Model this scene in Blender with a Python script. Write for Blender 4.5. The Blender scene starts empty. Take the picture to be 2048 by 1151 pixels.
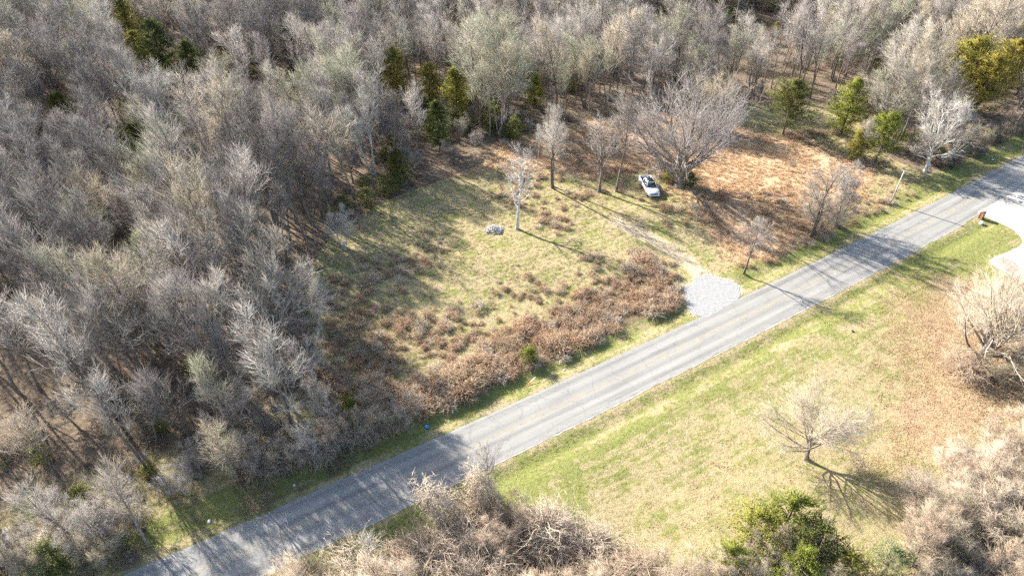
import bpy, math, random
import numpy as np
from mathutils import Vector, Matrix

PI = math.pi
scene = bpy.context.scene
COL = scene.collection
rnd = random.Random(7)
npr = np.random.default_rng(11)

# ------------------------------------------------------------------ camera, sky, sun, exposure
CAM_H, CAM_P, FPX = 64.0, math.radians(39.0), 1369.0      # drone height, pitch below the horizon, focal length
cam_d = bpy.data.cameras.new('camera')
cam = bpy.data.objects.new('camera', cam_d)
COL.objects.link(cam)
cam.location = (0, 0, CAM_H)
cam.rotation_euler = (PI / 2 - CAM_P, 0, 0)
cam_d.sensor_width = 36.0
cam_d.lens = FPX / 2048 * 36.0
cam_d.clip_start = 0.5
cam_d.clip_end = 6000
scene.camera = cam

SUN_AZ, SUN_EL = math.radians(139.5), math.radians(29.0)   # azimuth counted from +x
world = bpy.data.worlds.new("World")
scene.world = world
world.use_nodes = True
wn = world.node_tree
sky = wn.nodes.new('ShaderNodeTexSky')
sky.sky_type = 'NISHITA'
sky.sun_disc = False
sky.sun_elevation = SUN_EL
sky.sun_rotation = PI / 2 - SUN_AZ
sky.air_density = 1.0
sky.dust_density = 1.5
wn.links.new(sky.outputs[0], wn.nodes['Background'].inputs[0])
wn.nodes['Background'].inputs[1].default_value = 0.098
sun_d = bpy.data.lights.new('sun', 'SUN')
sun_d.energy = 5.0
sun_d.angle = math.radians(0.55)
sun_d.color = (1.0, 0.945, 0.86)
sun = bpy.data.objects.new('sun', sun_d)
COL.objects.link(sun)
sun.location = (-60, 60, 120)
sv = Vector((math.cos(SUN_EL) * math.cos(SUN_AZ), math.cos(SUN_EL) * math.sin(SUN_AZ), math.sin(SUN_EL)))
sun.rotation_euler = (-sv).to_track_quat('-Z', 'Y').to_euler()
scene.view_settings.view_transform = 'Standard'
scene.view_settings.look = 'None'
scene.view_settings.exposure = 1.90
scene.view_settings.gamma = 1.0
scene.view_settings.use_curve_mapping = False
scene.cycles.max_bounces = 6
scene.cycles.diffuse_bounces = 3
scene.cycles.use_adaptive_sampling = True
scene.cycles.adaptive_threshold = 0.02
scene.cycles.use_denoising = False

# ------------------------------------------------------------------ helpers
def at(px, py):
    """ground point (x, y) seen at a pixel of the 2048 px photograph"""
    x = (px - 1024) / FPX
    v = -(py - 575.5) / FPX
    dy = math.cos(CAM_P) + v * math.sin(CAM_P)
    dz = -math.sin(CAM_P) + v * math.cos(CAM_P)
    t = CAM_H / -dz
    return (x * t, dy * t)

def pix(x, y, z=0.0):
    dz = z - CAM_H
    dep = y * math.cos(CAM_P) - dz * math.sin(CAM_P)
    if dep <= 1: return (-1e5, -1e5, 1)
    v = (y * math.sin(CAM_P) + dz * math.cos(CAM_P)) / dep
    return (1024 + FPX * x / dep, 575.5 - FPX * v, dep)

def polyw(pts):
    return np.array([at(*p) for p in pts])

def sdist(P, poly):
    """signed distance, positive inside"""
    P = np.asarray(P, float)
    n = len(poly)
    inside = np.zeros(len(P), bool)
    best = np.full(len(P), 1e9)
    for i in range(n):
        a = poly[i]; b = poly[(i + 1) % n]
        d = b - a
        t = np.clip(((P - a) @ d) / max(d @ d, 1e-9), 0, 1)
        q = P - (a + t[:, None] * d)
        best = np.minimum(best, np.hypot(q[:, 0], q[:, 1]))
        c = (a[1] > P[:, 1]) != (b[1] > P[:, 1])
        xs = a[0] + (P[:, 1] - a[1]) * d[0] / (d[1] if abs(d[1]) > 1e-9 else 1e-9)
        inside ^= c & (P[:, 0] < xs)
    return np.where(inside, best, -best)

# the road's centre line, a gentle left-hand curve fitted to its measured edges
_up = np.array([(-37.8, 34.3), (-28.8, 39.5), (-17.9, 45.3), (-11.0, 49.5), (-5.2, 52.9), (8.7, 61.1), (22.4, 70.1), (32.8, 76.3), (80.0, 107.1), (100.5, 121.1)])
_lo = np.array([(-25.9, 34.3), (-16.7, 39.0), (-8.9, 43.9), (-2.4, 47.7), (20.6, 61.3), (43.5, 75.5), (78.9, 97.9)])
cu = np.polyfit(_up[:, 0], _up[:, 1], 2)
cl = np.polyfit(_lo[:, 0], _lo[:, 1], 2)
cc = (cu + cl) / 2
ROAD_HW = 3.3
_xs = np.arange(-150, 330, 2.0)
def road_y(x):
    x = np.asarray(x, float)
    xc = np.clip(x, -60, 140)
    return np.polyval(cc, xc) + (x - xc) * (2 * cc[0] * xc + cc[1])
ROAD = np.stack([_xs, road_y(_xs)], 1)
def road_off(P):
    """signed offset from the centre line (positive = north-west, the wood's side)"""
    P = np.asarray(P, float)
    x = P[:, 0].copy()
    for _ in range(4):
        s = (road_y(x + .01) - road_y(x - .01)) / .02
        x = x + ((P[:, 0] - x) + s * (P[:, 1] - road_y(x))) / (1 + s * s)
    s = (road_y(x + .01) - road_y(x - .01)) / .02
    return ((P[:, 1] - road_y(x)) - s * (P[:, 0] - x)) / np.sqrt(1 + s * s)

def hnoise(P, sc, seed):
    """cheap smooth value noise"""
    r = np.random.default_rng(seed)
    T = r.random((256, 256))
    q = np.asarray(P) / sc + 1000.0
    i = np.floor(q).astype(int); f = q - i; f = f * f * (3 - 2 * f)
    x0 = i[:, 0] % 256; y0 = i[:, 1] % 256; x1 = (x0 + 1) % 256; y1 = (y0 + 1) % 256
    return (T[x0, y0] * (1 - f[:, 0]) * (1 - f[:, 1]) + T[x1, y0] * f[:, 0] * (1 - f[:, 1]) + T[x0, y1] * (1 - f[:, 0]) * f[:, 1] + T[x1, y1] * f[:, 0] * f[:, 1])

DRIVE = polyw([(1955, 424), (1975, 414), (2000, 399), (2030, 384), (2070, 352), (2200, 330), (2300, 420), (2300, 640), (2100, 590), (2040, 560), (2005, 541), (1983, 527), (1979, 521), (1990, 514), (2014, 505), (2038, 494), (2046, 484), (2042, 474), (2025, 458), (2000, 446), (1976, 436), (1966, 431)])
GRAVEL = polyw([(1368, 575), (1385, 566), (1400, 553), (1415, 548), (1435, 556), (1460, 560), (1477, 572), (1482, 580), (1484, 590), (1470, 604), (1440, 622), (1412, 634), (1392, 632), (1382, 622), (1370, 600)])
def ground_z(P):
    P = np.atleast_2d(np.asarray(P, float))
    off = road_off(P)
    a = np.abs(off)
    und = (hnoise(P, 14, 1) - .5) * .5 + (hnoise(P, 4, 2) - .5) * .16 + (hnoise(P, 1.3, 3) - .5) * .08
    flat = np.clip((a - 4.2) / 7.0, 0, 1)
    z = und * flat
    d = np.exp(-((a - 5.6) / 1.1) ** 2) * .28
    d *= np.clip((-sdist(P, GRAVEL)) / 2.0, 0, 1) * np.clip((-sdist(P, DRIVE)) / 2.0, 0, 1)
    k = np.clip((-sdist(P, DRIVE)) / 3.0, 0, 1) * np.clip((-sdist(P, GRAVEL)) / 3.0, 0, 1)
    return z * k - d - np.where(a < 3.25, .03, 0.0)
def gz(x, y): return float(ground_z([(x, y)])[0])

def tag(o, label=None, cat=None, group=None, kind=None):
    if label: o['label'] = label
    if cat: o['category'] = cat
    if group: o['group'] = group
    if kind: o['kind'] = kind
    return o

def mesh_np(name, V, Q=None, T=None, mat=None, smooth=False):
    """mesh from vertex array, quad array and triangle array"""
    V = np.asarray(V, np.float32)
    Q = np.zeros((0, 4), np.int32) if Q is None or len(Q) == 0 else np.asarray(Q, np.int32)
    T = np.zeros((0, 3), np.int32) if T is None or len(T) == 0 else np.asarray(T, np.int32)
    me = bpy.data.meshes.new(name)
    me.vertices.add(len(V)); me.vertices.foreach_set('co', V.ravel())
    nl = Q.size + T.size
    me.loops.add(nl); me.loops.foreach_set('vertex_index', np.concatenate([Q.ravel(), T.ravel()]).astype(np.int32))
    me.polygons.add(len(Q) + len(T))
    st = np.concatenate([np.arange(len(Q)) * 4, Q.size + np.arange(len(T)) * 3]).astype(np.int32)
    me.polygons.foreach_set('loop_start', st)
    if smooth: me.polygons.foreach_set('use_smooth', np.ones(len(Q) + len(T), bool))
    me.update(calc_edges=True)
    if mat: me.materials.append(mat)
    return me

def link(name, me, parent=None, loc=(0, 0, 0), rz=0.0, sc=1.0):
    o = bpy.data.objects.new(name, me)
    COL.objects.link(o)
    o.location = loc; o.rotation_euler = (0, 0, rz)
    o.scale = (sc, sc, sc) if not hasattr(sc, '__len__') else sc
    if parent: o.parent = parent
    return o

def empty(name, loc, rz=0.0, sc=1.0):
    o = link(name, None, None, loc, rz, sc)
    o.empty_display_size = .5
    return o

class MB:
    def __init__(s): s.V = []; s.Q = []; s.T = []; s.n = 0
    def add(s, V, Q=(), T=()):
        V = np.asarray(V, float).reshape(-1, 3)
        if len(Q): s.Q.append(np.asarray(Q, int).reshape(-1, 4) + s.n)
        if len(T): s.T.append(np.asarray(T, int).reshape(-1, 3) + s.n)
        s.V.append(V); s.n += len(V)
    def box(s, c, d, rz=0.0):
        x, y, z = np.array(d) / 2
        v = np.array([(i * x, j * y, k * z) for k in (-1, 1) for j in (-1, 1) for i in (-1, 1)])
        if rz: v = v @ np.array([[math.cos(rz), math.sin(rz), 0], [-math.sin(rz), math.cos(rz), 0], [0, 0, 1]])
        s.add(v + np.array(c), [(0, 2, 3, 1), (4, 5, 7, 6), (0, 1, 5, 4), (2, 6, 7, 3), (0, 4, 6, 2), (1, 3, 7, 5)])
    def loft(s, secs, cap=True):
        """list of equal-length closed rings"""
        k = len(secs[0]); V = np.concatenate([np.asarray(r, float) for r in secs])
        Q = [(i * k + j, i * k + (j + 1) % k, (i + 1) * k + (j + 1) % k, (i + 1) * k + j) for i in range(len(secs) - 1) for j in range(k)]
        T = []
        if cap:
            for j in range(1, k - 1):
                T.append((0, j + 1, j)); b = (len(secs) - 1) * k; T.append((b, b + j, b + j + 1))
        s.add(V, Q, T)
    def tube(s, pts, rad, k=8):
        pts = np.asarray(pts, float); rad = np.broadcast_to(rad, (len(pts),))
        secs = []
        for i, p in enumerate(pts):
            d = pts[min(i + 1, len(pts) - 1)] - pts[max(i - 1, 0)]; d /= np.linalg.norm(d)
            a = np.cross(d, (0, 0, 1) if abs(d[2]) < .9 else (1, 0, 0)); a /= np.linalg.norm(a); b = np.cross(d, a)
            th = np.arange(k) * 2 * PI / k
            secs.append(p + rad[i] * (np.cos(th)[:, None] * a + np.sin(th)[:, None] * b))
        s.loft(secs)
    def me(s, name, mat, smooth=False):
        return mesh_np(name, np.concatenate(s.V), np.concatenate(s.Q) if s.Q else None, np.concatenate(s.T) if s.T else None, mat, smooth)

# ------------------------------------------------------------------ materials
def mat_new(name, rough=.9, spec=.2):
    m = bpy.data.materials.new(name); m.use_nodes = True
    b = m.node_tree.nodes['Principled BSDF']
    b.inputs['Roughness'].default_value = rough
    b.inputs['Specular IOR Level'].default_value = spec
    return m, m.node_tree.nodes, m.node_tree.links, b

def N(ns, t, **kw):
    n = ns.new(t)
    for k, v in kw.items():
        if k in n.inputs and not hasattr(type(n), k): n.inputs[k].default_value = v
        else:
            try: setattr(n, k, v)
            except Exception: n.inputs[k].default_value = v
    return n

def ramp(ns, stops):
    r = ns.new('ShaderNodeValToRGB')
    e = r.color_ramp.elements
    while len(e) < len(stops): e.new(.5)
    for i, (p, c) in enumerate(stops):
        e[i].position = p; e[i].color = (*c, 1)
    return r

def plain(name, c, rough=.6, spec=.3, metal=0, var=0.0):
    m, ns, L, b = mat_new(name, rough, spec)
    b.inputs['Metallic'].default_value = metal
    if var:
        tc = N(ns, 'ShaderNodeTexCoord'); no = N(ns, 'ShaderNodeTexNoise'); no.inputs['Scale'].default_value = 6; no.inputs['Detail'].default_value = 5
        L.new(tc.outputs['Object'], no.inputs['Vector'])
        r = ramp(ns, [(.3, tuple(v * (1 - var) for v in c)), (.7, tuple(min(1, v * (1 + var)) for v in c))])
        L.new(no.outputs['Fac'], r.inputs[0]); L.new(r.outputs[0], b.inputs['Base Color'])
    else: b.inputs['Base Color'].default_value = (*c, 1)
    return m

def varied(name, cols, noise_scale=.0, nv=.35, rough=.95, spec=.1, trans=0.0):
    """colour picked per object or instance from a ramp, plus a little noise along the surface"""
    m, ns, L, b = mat_new(name, rough, spec)
    oi = N(ns, 'ShaderNodeObjectInfo')
    r = ramp(ns, [(i / max(1, len(cols) - 1), c) for i, c in enumerate(cols)])
    L.new(oi.outputs['Random'], r.inputs[0])
    out = r.outputs[0]
    if noise_scale:
        tc = N(ns, 'ShaderNodeTexCoord'); no = N(ns, 'ShaderNodeTexNoise'); no.inputs['Scale'].default_value = noise_scale; no.inputs['Detail'].default_value = 3
        L.new(tc.outputs['Object'], no.inputs['Vector'])
        mr = N(ns, 'ShaderNodeMapRange'); mr.inputs[1].default_value = .25; mr.inputs[2].default_value = .75
        mr.inputs[3].default_value = 1 - nv; mr.inputs[4].default_value = 1 + nv
        L.new(no.outputs['Fac'], mr.inputs[0])
        mx = N(ns, 'ShaderNodeVectorMath', operation='SCALE')
        L.new(out, mx.inputs[0]); L.new(mr.outputs[0], mx.inputs['Scale'])
        out = mx.outputs[0]
    L.new(out, b.inputs['Base Color'])
    if trans:
        tr = N(ns, 'ShaderNodeBsdfTranslucent'); L.new(out, tr.inputs[0])
        ms = N(ns, 'ShaderNodeMixShader'); ms.inputs[0].default_value = trans
        L.new(b.outputs[0], ms.inputs[1]); L.new(tr.outputs[0], ms.inputs[2])
        L.new(ms.outputs[0], ns['Material Output'].inputs[0])
    return m

M_bark = varied('bark_grey', [(.15, .125, .10), (.21, .18, .155), (.125, .10, .085), (.25, .215, .19)], 2.5, .45)
M_twig = varied('twigs_grey', [(.29, .255, .225), (.36, .32, .29), (.22, .193, .17), (.33, .29, .268), (.30, .27, .22)], .35, .25)
M_twig_dark = varied('twigs_dark', [(.19, .172, .158), (.24, .215, .197), (.155, .14, .128)], .35, .25)  # darker twig colour, painted shade for the left wood
M_twig_tan = varied('twigs_tan', [(.44, .37, .27), (.38, .325, .235), (.48, .41, .32)], .35, .25)
M_twig_pale = varied('twigs_ash', [(.45, .41, .365), (.40, .36, .31), (.48, .43, .385)], .35, .25)
M_twig_olive = varied('twigs_lichened', [(.33, .325, .23), (.38, .36, .27)], .35, .25)
M_olive = varied('olive_leaves', [(.16, .165, .05), (.20, .18, .06), (.12, .14, .045)], .8, .4, trans=.15)
M_pale = varied('bark_pale', [(.50, .475, .44), (.42, .40, .37)], 1.5, .5)
M_paletw = varied('twigs_pale', [(.48, .445, .40), (.43, .395, .35)], .5, .2)
M_vine = varied('vine_tan', [(.48, .38, .28), (.54, .45, .35), (.40, .315, .225), (.52, .43, .34)], .8, .35)
M_vinebrown = varied('vine_brown', [(.36, .275, .20), (.42, .33, .25), (.31, .235, .17)], .8, .35)
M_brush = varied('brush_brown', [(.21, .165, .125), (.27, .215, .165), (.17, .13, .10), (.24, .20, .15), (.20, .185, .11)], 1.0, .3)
M_bramble = varied('bramble_brown', [(.42, .275, .175), (.48, .34, .235), (.37, .24, .155), (.47, .365, .25), (.40, .285, .175)], 1.2, .35)
M_cedar = varied('cedar_green', [(.10, .115, .032), (.14, .14, .036), (.075, .098, .030)], 1.3, .6, trans=.15)
M_cedary = varied('cedar_yellow', [(.27, .23, .045), (.21, .20, .045), (.30, .24, .05)], 1.3, .55, trans=.15)
M_cedarl = varied('evergreen_fresh', [(.23, .24, .042), (.17, .195, .036), (.26, .255, .05)], .7, .5, trans=.2)
M_greyg = varied('evergreen_greyish', [(.19, .215, .11), (.16, .19, .09)], .8, .4, trans=.2)
M_lichen = varied('lichen_pale_green', [(.36, .40, .20), (.33, .36, .20)], .8, .3)
M_cedarbark = plain('cedar_bark', (.16, .12, .095), .95, .1, var=.3)
M_gr_green = varied('grass_green', [(.165, .19, .055), (.205, .22, .07), (.135, .16, .045)], 0, trans=.25)
M_gr_straw = varied('grass_straw', [(.37, .30, .145), (.32, .262, .125), (.41, .33, .175)], 0, trans=.2)
M_gr_brown = varied('grass_brown', [(.27, .20, .12), (.33, .24, .14), (.22, .17, .10)], 0, trans=.1)
M_sedge = varied('sedge_orange', [(.60, .405, .235), (.56, .36, .20), (.64, .465, .29), (.50, .335, .195)], 0, trans=.15)
M_leaf = varied('fallen_leaf', [(.42, .275, .155), (.47, .33, .20), (.33, .21, .115)], 0, trans=.1)
M_stone = varied('limestone', [(.44, .44, .45), (.54, .54, .54), (.30, .31, .35)], 3, .2)

# ground -----------------------------------------------------------
def make_ground_mat():
    m, ns, L, b = mat_new('ground', 1.0, .05)
    geo = N(ns, 'ShaderNodeNewGeometry')
    def noise(scale, detail=6, rough=.6, vec=None):
        n = N(ns, 'ShaderNodeTexNoise'); n.inputs['Scale'].default_value = scale; n.inputs['Detail'].default_value = detail; n.inputs['Roughness'].default_value = rough
        L.new(vec or geo.outputs['Position'], n.inputs['Vector']); return n
    n1 = noise(.35); n2 = noise(1.6); n3 = noise(7.0, 5, .7)
    def mixc(fac, a, bb):
        x = N(ns, 'ShaderNodeMix', data_type='RGBA')
        L.new(fac, x.inputs[0]); L.new(a, x.inputs[6]); L.new(bb, x.inputs[7]); return x.outputs[2]
    def sm(v, lo, hi):
        r = N(ns, 'ShaderNodeMapRange'); r.interpolation_type = 'SMOOTHSTEP'
        r.inputs[1].default_value = lo; r.inputs[2].default_value = hi; L.new(v, r.inputs[0]); return r.outputs[0]
    def math_(op, a, bb):
        r = N(ns, 'ShaderNodeMath', operation=op)
        for i, v in enumerate((a, bb)):
            if hasattr(v, 'links'): L.new(v, r.inputs[i])
            else: r.inputs[i].default_value = v
        return r.outputs[0]
    def zone(name):
        a = N(ns, 'ShaderNodeAttribute', attribute_name=name)
        w = math_('ADD', math_('MULTIPLY', n2.outputs['Fac'], .5), math_('MULTIPLY', n3.outputs['Fac'], .5))
        return sm(math_('ADD', a.outputs['Fac'], math_('MULTIPLY', math_('SUBTRACT', w, .5), 1.1)), .32, .68)
    # mottled mixes for each cover
    litter = ramp(ns, [(.25, (.065, .050, .038)), (.45, (.13, .098, .07)), (.6, (.20, .152, .108)), (.78, (.15, .145, .075))]); L.new(n2.outputs['Fac'], litter.inputs[0])  # leaf litter, darkened to paint in the shade of gaps between trees
    # mowing marks run along the road
    mp = N(ns, 'ShaderNodeMapping'); mp.vector_type = 'TEXTURE'; mp.inputs['Rotation'].default_value = (0, 0, math.radians(31)); mp.inputs['Scale'].default_value = (9, .7, 1)
    L.new(geo.outputs['Position'], mp.inputs['Vector'])
    mow = noise(1.0, 3, .5, mp.outputs[0])
    g1 = ramp(ns, [(.30, (.12, .135, .038)), (.5, (.18, .19, .06)), (.7, (.26, .24, .10))]); L.new(n3.outputs['Fac'], g1.inputs[0])
    s1 = ramp(ns, [(.30, (.21, .165, .085)), (.5, (.32, .26, .145)), (.72, (.39, .325, .20))]); L.new(n3.outputs['Fac'], s1.inputs[0])
    lw = N(ns, 'ShaderNodeAttribute', attribute_name='green')
    gmix = math_('ADD', math_('ADD', lw.outputs['Fac'], math_('MULTIPLY', math_('SUBTRACT', n1.outputs['Fac'], .5), 1.3)), math_('ADD', math_('MULTIPLY', math_('SUBTRACT', mow.outputs['Fac'], .5), 1.0), math_('MULTIPLY', math_('SUBTRACT', n2.outputs['Fac'], .5), .8)))
    grass = mixc(sm(gmix, .3, .7), s1.outputs[0], g1.outputs[0])
    sedge = ramp(ns, [(.3, (.34, .225, .135)), (.5, (.48, .325, .20)), (.7, (.56, .40, .26))]); L.new(n3.outputs['Fac'], sedge.inputs[0])
    dirt = ramp(ns, [(.3, (.40, .31, .20)), (.6, (.52, .42, .30))]); L.new(n3.outputs['Fac'], dirt.inputs[0])
    bram = ramp(ns, [(.3, (.11, .078, .05)), (.6, (.20, .14, .09)), (.75, (.17, .16, .07))]); L.new(n2.outputs['Fac'], bram.inputs[0])
    leafy = ramp(ns, [(.3, (.25, .175, .105)), (.5, (.37, .265, .165)), (.72, (.44, .335, .22))]); L.new(n3.outputs['Fac'], leafy.inputs[0])
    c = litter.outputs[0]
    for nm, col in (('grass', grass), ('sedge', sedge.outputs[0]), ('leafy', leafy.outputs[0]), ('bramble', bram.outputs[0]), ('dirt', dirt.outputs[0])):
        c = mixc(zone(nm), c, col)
    L.new(c, b.inputs['Base Color'])
    bm = N(ns, 'ShaderNodeBump'); bm.inputs['Strength'].default_value = .9; bm.inputs['Distance'].default_value = .12
    L.new(math_('ADD', n3.outputs['Fac'], math_('MULTIPLY', n2.outputs['Fac'], .8)), bm.inputs['Height'])
    L.new(bm.outputs[0], b.inputs['Normal'])
    return m

WOODS = polyw([(-900, 1700), (-300, 1420), (100, 1195), (250, 1128), (400, 1068), (560, 994), (690, 936), (740, 880), (700, 840), (668, 790), (640, 735), (612, 660), (600, 570), (635, 505), (680, 455), (735, 418), (800, 388), (870, 362), (960, 328), (1010, 288), (1090, 258), (1180, 238), (1290, 222), (1400, 222), (1500, 212), (1620, 205), (1710, 225), (1740, 290), (1800, 322), (1850, 345), (1960, 306), (2048, 258), (2350, 100), (2700, -60), (2700, -170), (-1500, -170)])
CLEAR = polyw([(740, 880), (700, 840), (668, 790), (640, 735), (612, 660), (600, 570), (635, 505), (680, 455), (735, 418), (800, 388), (870, 362), (960, 328), (1010, 288), (1090, 258), (1180, 238), (1290, 222), (1400, 222), (1500, 212), (1620, 205), (1710, 225), (1740, 290), (1800, 322), (1850, 345), (1960, 306), (2080, 240), (2100, 278), (1911, 372), (1475, 592), (1160, 744), (937, 845), (833, 892), (760, 926)])
BRAMBLE = polyw([(650, 830), (700, 775), (770, 760), (870, 762), (930, 725), (1000, 668), (1130, 605), (1230, 545), (1300, 518), (1345, 545), (1368, 580), (1376, 618), (1300, 655), (1170, 706), (1090, 748), (1030, 776), (930, 824), (860, 850), (790, 872), (720, 885)])
BRAMBLE2 = polyw([(610, 600), (680, 560), (740, 590), (800, 640), (900, 655), (1010, 625), (1120, 590), (1000, 680), (870, 765), (760, 765), (650, 830), (630, 760)])
BRAMBLE3 = polyw([(1490, 545), (1530, 500), (1600, 470), (1700, 420), (1790, 385), (1830, 395), (1740, 445), (1620, 510), (1540, 550), (1500, 560)])
SEDGE = polyw([(900, 355), (960, 330), (1010, 292), (1090, 262), (1180, 242), (1290, 226), (1400, 228), (1520, 262), (1640, 290), (1720, 320), (1760, 362), (1700, 412), (1640, 470), (1560, 520), (1470, 525), (1420, 480), (1392, 420), (1330, 345), (1260, 340), (1190, 362), (1120, 345), (1050, 338), (1000, 335)])
LEAFY = polyw([(1780, 600), (1860, 560), (1960, 560), (2100, 600), (2200, 800), (2200, 1000), (1990, 860), (1900, 900), (1800, 960), (1740, 930), (1760, 860), (1800, 790), (1770, 700)])
TRACK = [(1410, 556), (1375, 520), (1320, 487), (1235, 444)]
TRACKW = np.array([at(*p) for p in TRACK])
SOUTHWOOD = polyw([(480, 1210), (640, 1165), (760, 1130), (850, 1075), (960, 1010), (1090, 1010), (1200, 1060), (1300, 1110), (1400, 1150), (1500, 1180), (1400, 1500), (300, 1500)])
EASTWOOD = polyw([(1790, 1200), (1800, 1080), (1835, 990), (1900, 900), (1990, 850), (2200, 800), (2500, 1100), (2200, 1500), (1790, 1500)])

def pline_dist(P, L_):
    best = np.full(len(P), 1e9)
    for a, b in zip(L_[:-1], L_[1:]):
        d = b - a; t = np.clip(((P - a) @ d) / (d @ d), 0, 1); q = P - (a + t[:, None] * d)
        best = np.minimum(best, np.hypot(q[:, 0], q[:, 1]))
    return best

def soft(d, w=1.2): return np.clip(.5 + d / (2 * w), 0, 1)

def zones(P):
    P = np.asarray(P, float)
    off = road_off(P)
    clear = soft(sdist(P, CLEAR), 1.5)
    south = soft(-off - 2.5, .8)
    verge = soft(off - 2.5, .5) * soft(8.5 - off, 1.5)
    sw = soft(sdist(P, SOUTHWOOD), 1.5); ew = soft(sdist(P, EASTWOOD), 2.0)
    wood = soft(sdist(P, WOODS), 2)
    grass = np.maximum.reduce([clear, south * (1 - .75 * sw) * (1 - .6 * ew), verge])
    br = np.maximum.reduce([.62 * soft(sdist(P, BRAMBLE), 2.0), .48 * soft(sdist(P, BRAMBLE2), 3.0), .55 * soft(sdist(P, BRAMBLE3), 1.5)]) * soft(off - 6.6, .8)
    sed = .85 * soft(sdist(P, SEDGE), 3.0) * soft(off - 6.5, 1)
    leafy = .82 * soft(sdist(P, LEAFY), 5.0) * np.clip(.55 + 1.0 * (hnoise(P, 5, 33)), 0, 1.25)
    dirt = .60 * np.clip(1.5 - pline_dist(P, TRACKW) / 1.9, 0, 1) * soft(off - 4, 1)
    dirt = np.maximum(dirt, .66 * soft(sdist(P, GRAVEL) + 1.0, 1.3) * soft(off - 3.6, .4))
    # greenness of grass
    gre = .40 + .0 * off
    gre = np.where(off < 0, .60 - .022 * np.clip(-off - 6, 0, 10), gre)
    gre = np.where(verge > .4, .66 - .25 * np.exp(-((off - 3.9) / .7) ** 2), gre)
    lawn_east = np.clip(1 - np.hypot(P[:, 0] - at(1900, 490)[0], P[:, 1] - at(1900, 490)[1]) / 16, 0, 1)
    gre = gre + .25 * lawn_east * (off < 0)
    gre = gre + np.where((off < 0) & (P[:, 0] < 8), .22 * np.clip((14 - P[:, 0]) / 14, 0, 1), 0)
    edge = np.exp(-((off + 3.9) / .45) ** 2)        # dry strip along the pavement
    gre = gre - .35 * edge
    wg = wood * (1 - verge)
    strip = wood * np.clip((24 - off) / 8, 0, 1) * (off > 0) * (P[:, 0] < -8)
    grass = np.maximum(grass, .62 * strip)
    return dict(grass=np.clip(grass - .55 * wg * (clear < .5) * (strip < .3), 0, 1), bramble=br, sedge=sed, leafy=leafy, dirt=dirt, green=gre, wood=wood)

def lines(a, b, s): return np.arange(a, b, s)
gx = np.concatenate([[-2500, -1400, -800, -500], lines(-360, -64, 6), lines(-64, 112, .62), lines(112, 380, 6), [500, 800, 1400, 2500]])
gy = np.concatenate([[-1500, -700, -300, -120, -40], lines(0, 24, 4), lines(24, 165, .62), lines(165, 420, 6), [500, 700, 1100, 1800, 3200]])
X, Y = np.meshgrid(gx, gy)
GP = np.stack([X.ravel(), Y.ravel()], 1)
GZ = ground_z(GP)
nx, ny = len(gx), len(gy)
ii = (np.arange(ny - 1)[:, None] * nx + np.arange(nx - 1)[None]).ravel()
ground_me = mesh_np('ground', np.column_stack([GP, GZ]), np.stack([ii, ii + 1, ii + nx + 1, ii + nx], 1), None, make_ground_mat(), True)
for k, v in zones(GP).items():
    a = ground_me.attributes.new(k, 'FLOAT', 'POINT'); a.data.foreach_set('value', v.astype(np.float32))
tag(link('ground', ground_me), kind='structure')

# road -------------------------------------------------------------
def strip_mesh(name, o0, o1, z, mat, x0=-150, x1=330, step=1.5, jag=0.0, seed=0):
    xs = np.arange(x0, x1, step)
    y = road_y(xs); s = (road_y(xs + .01) - road_y(xs - .01)) / .02
    nrm = np.stack([-s, np.ones_like(s)], 1) / np.sqrt(1 + s * s)[:, None]
    r = np.random.default_rng(seed)
    c = np.stack([xs, y], 1); V = []
    K = 2 if jag == 0 else 4
    offs = np.linspace(o0, o1, K)
    for i, o in enumerate(offs):
        j = r.normal(0, jag, len(xs)) if jag and i in (0, K - 1) else 0
        p = c + nrm * (o + j)[:, None] if jag and i in (0, K - 1) else c + nrm * o
        V.append(np.column_stack([p, np.full(len(xs), z)]))
    V = np.concatenate(V); n = len(xs)
    Q = [(i * n + k, i * n + k + 1, (i + 1) * n + k + 1, (i + 1) * n + k) for i in range(K - 1) for k in range(n - 1)]
    return mesh_np(name, V, Q, None, mat)

def road_frame(ns, L):
    """object-space coordinate across the road, from the same curve as the mesh"""
    geo = N(ns, 'ShaderNodeNewGeometry')
    at_ = N(ns, 'ShaderNodeAttribute', attribute_name='across')
    al = N(ns, 'ShaderNodeAttribute', attribute_name='along')
    return geo, at_, al

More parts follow.
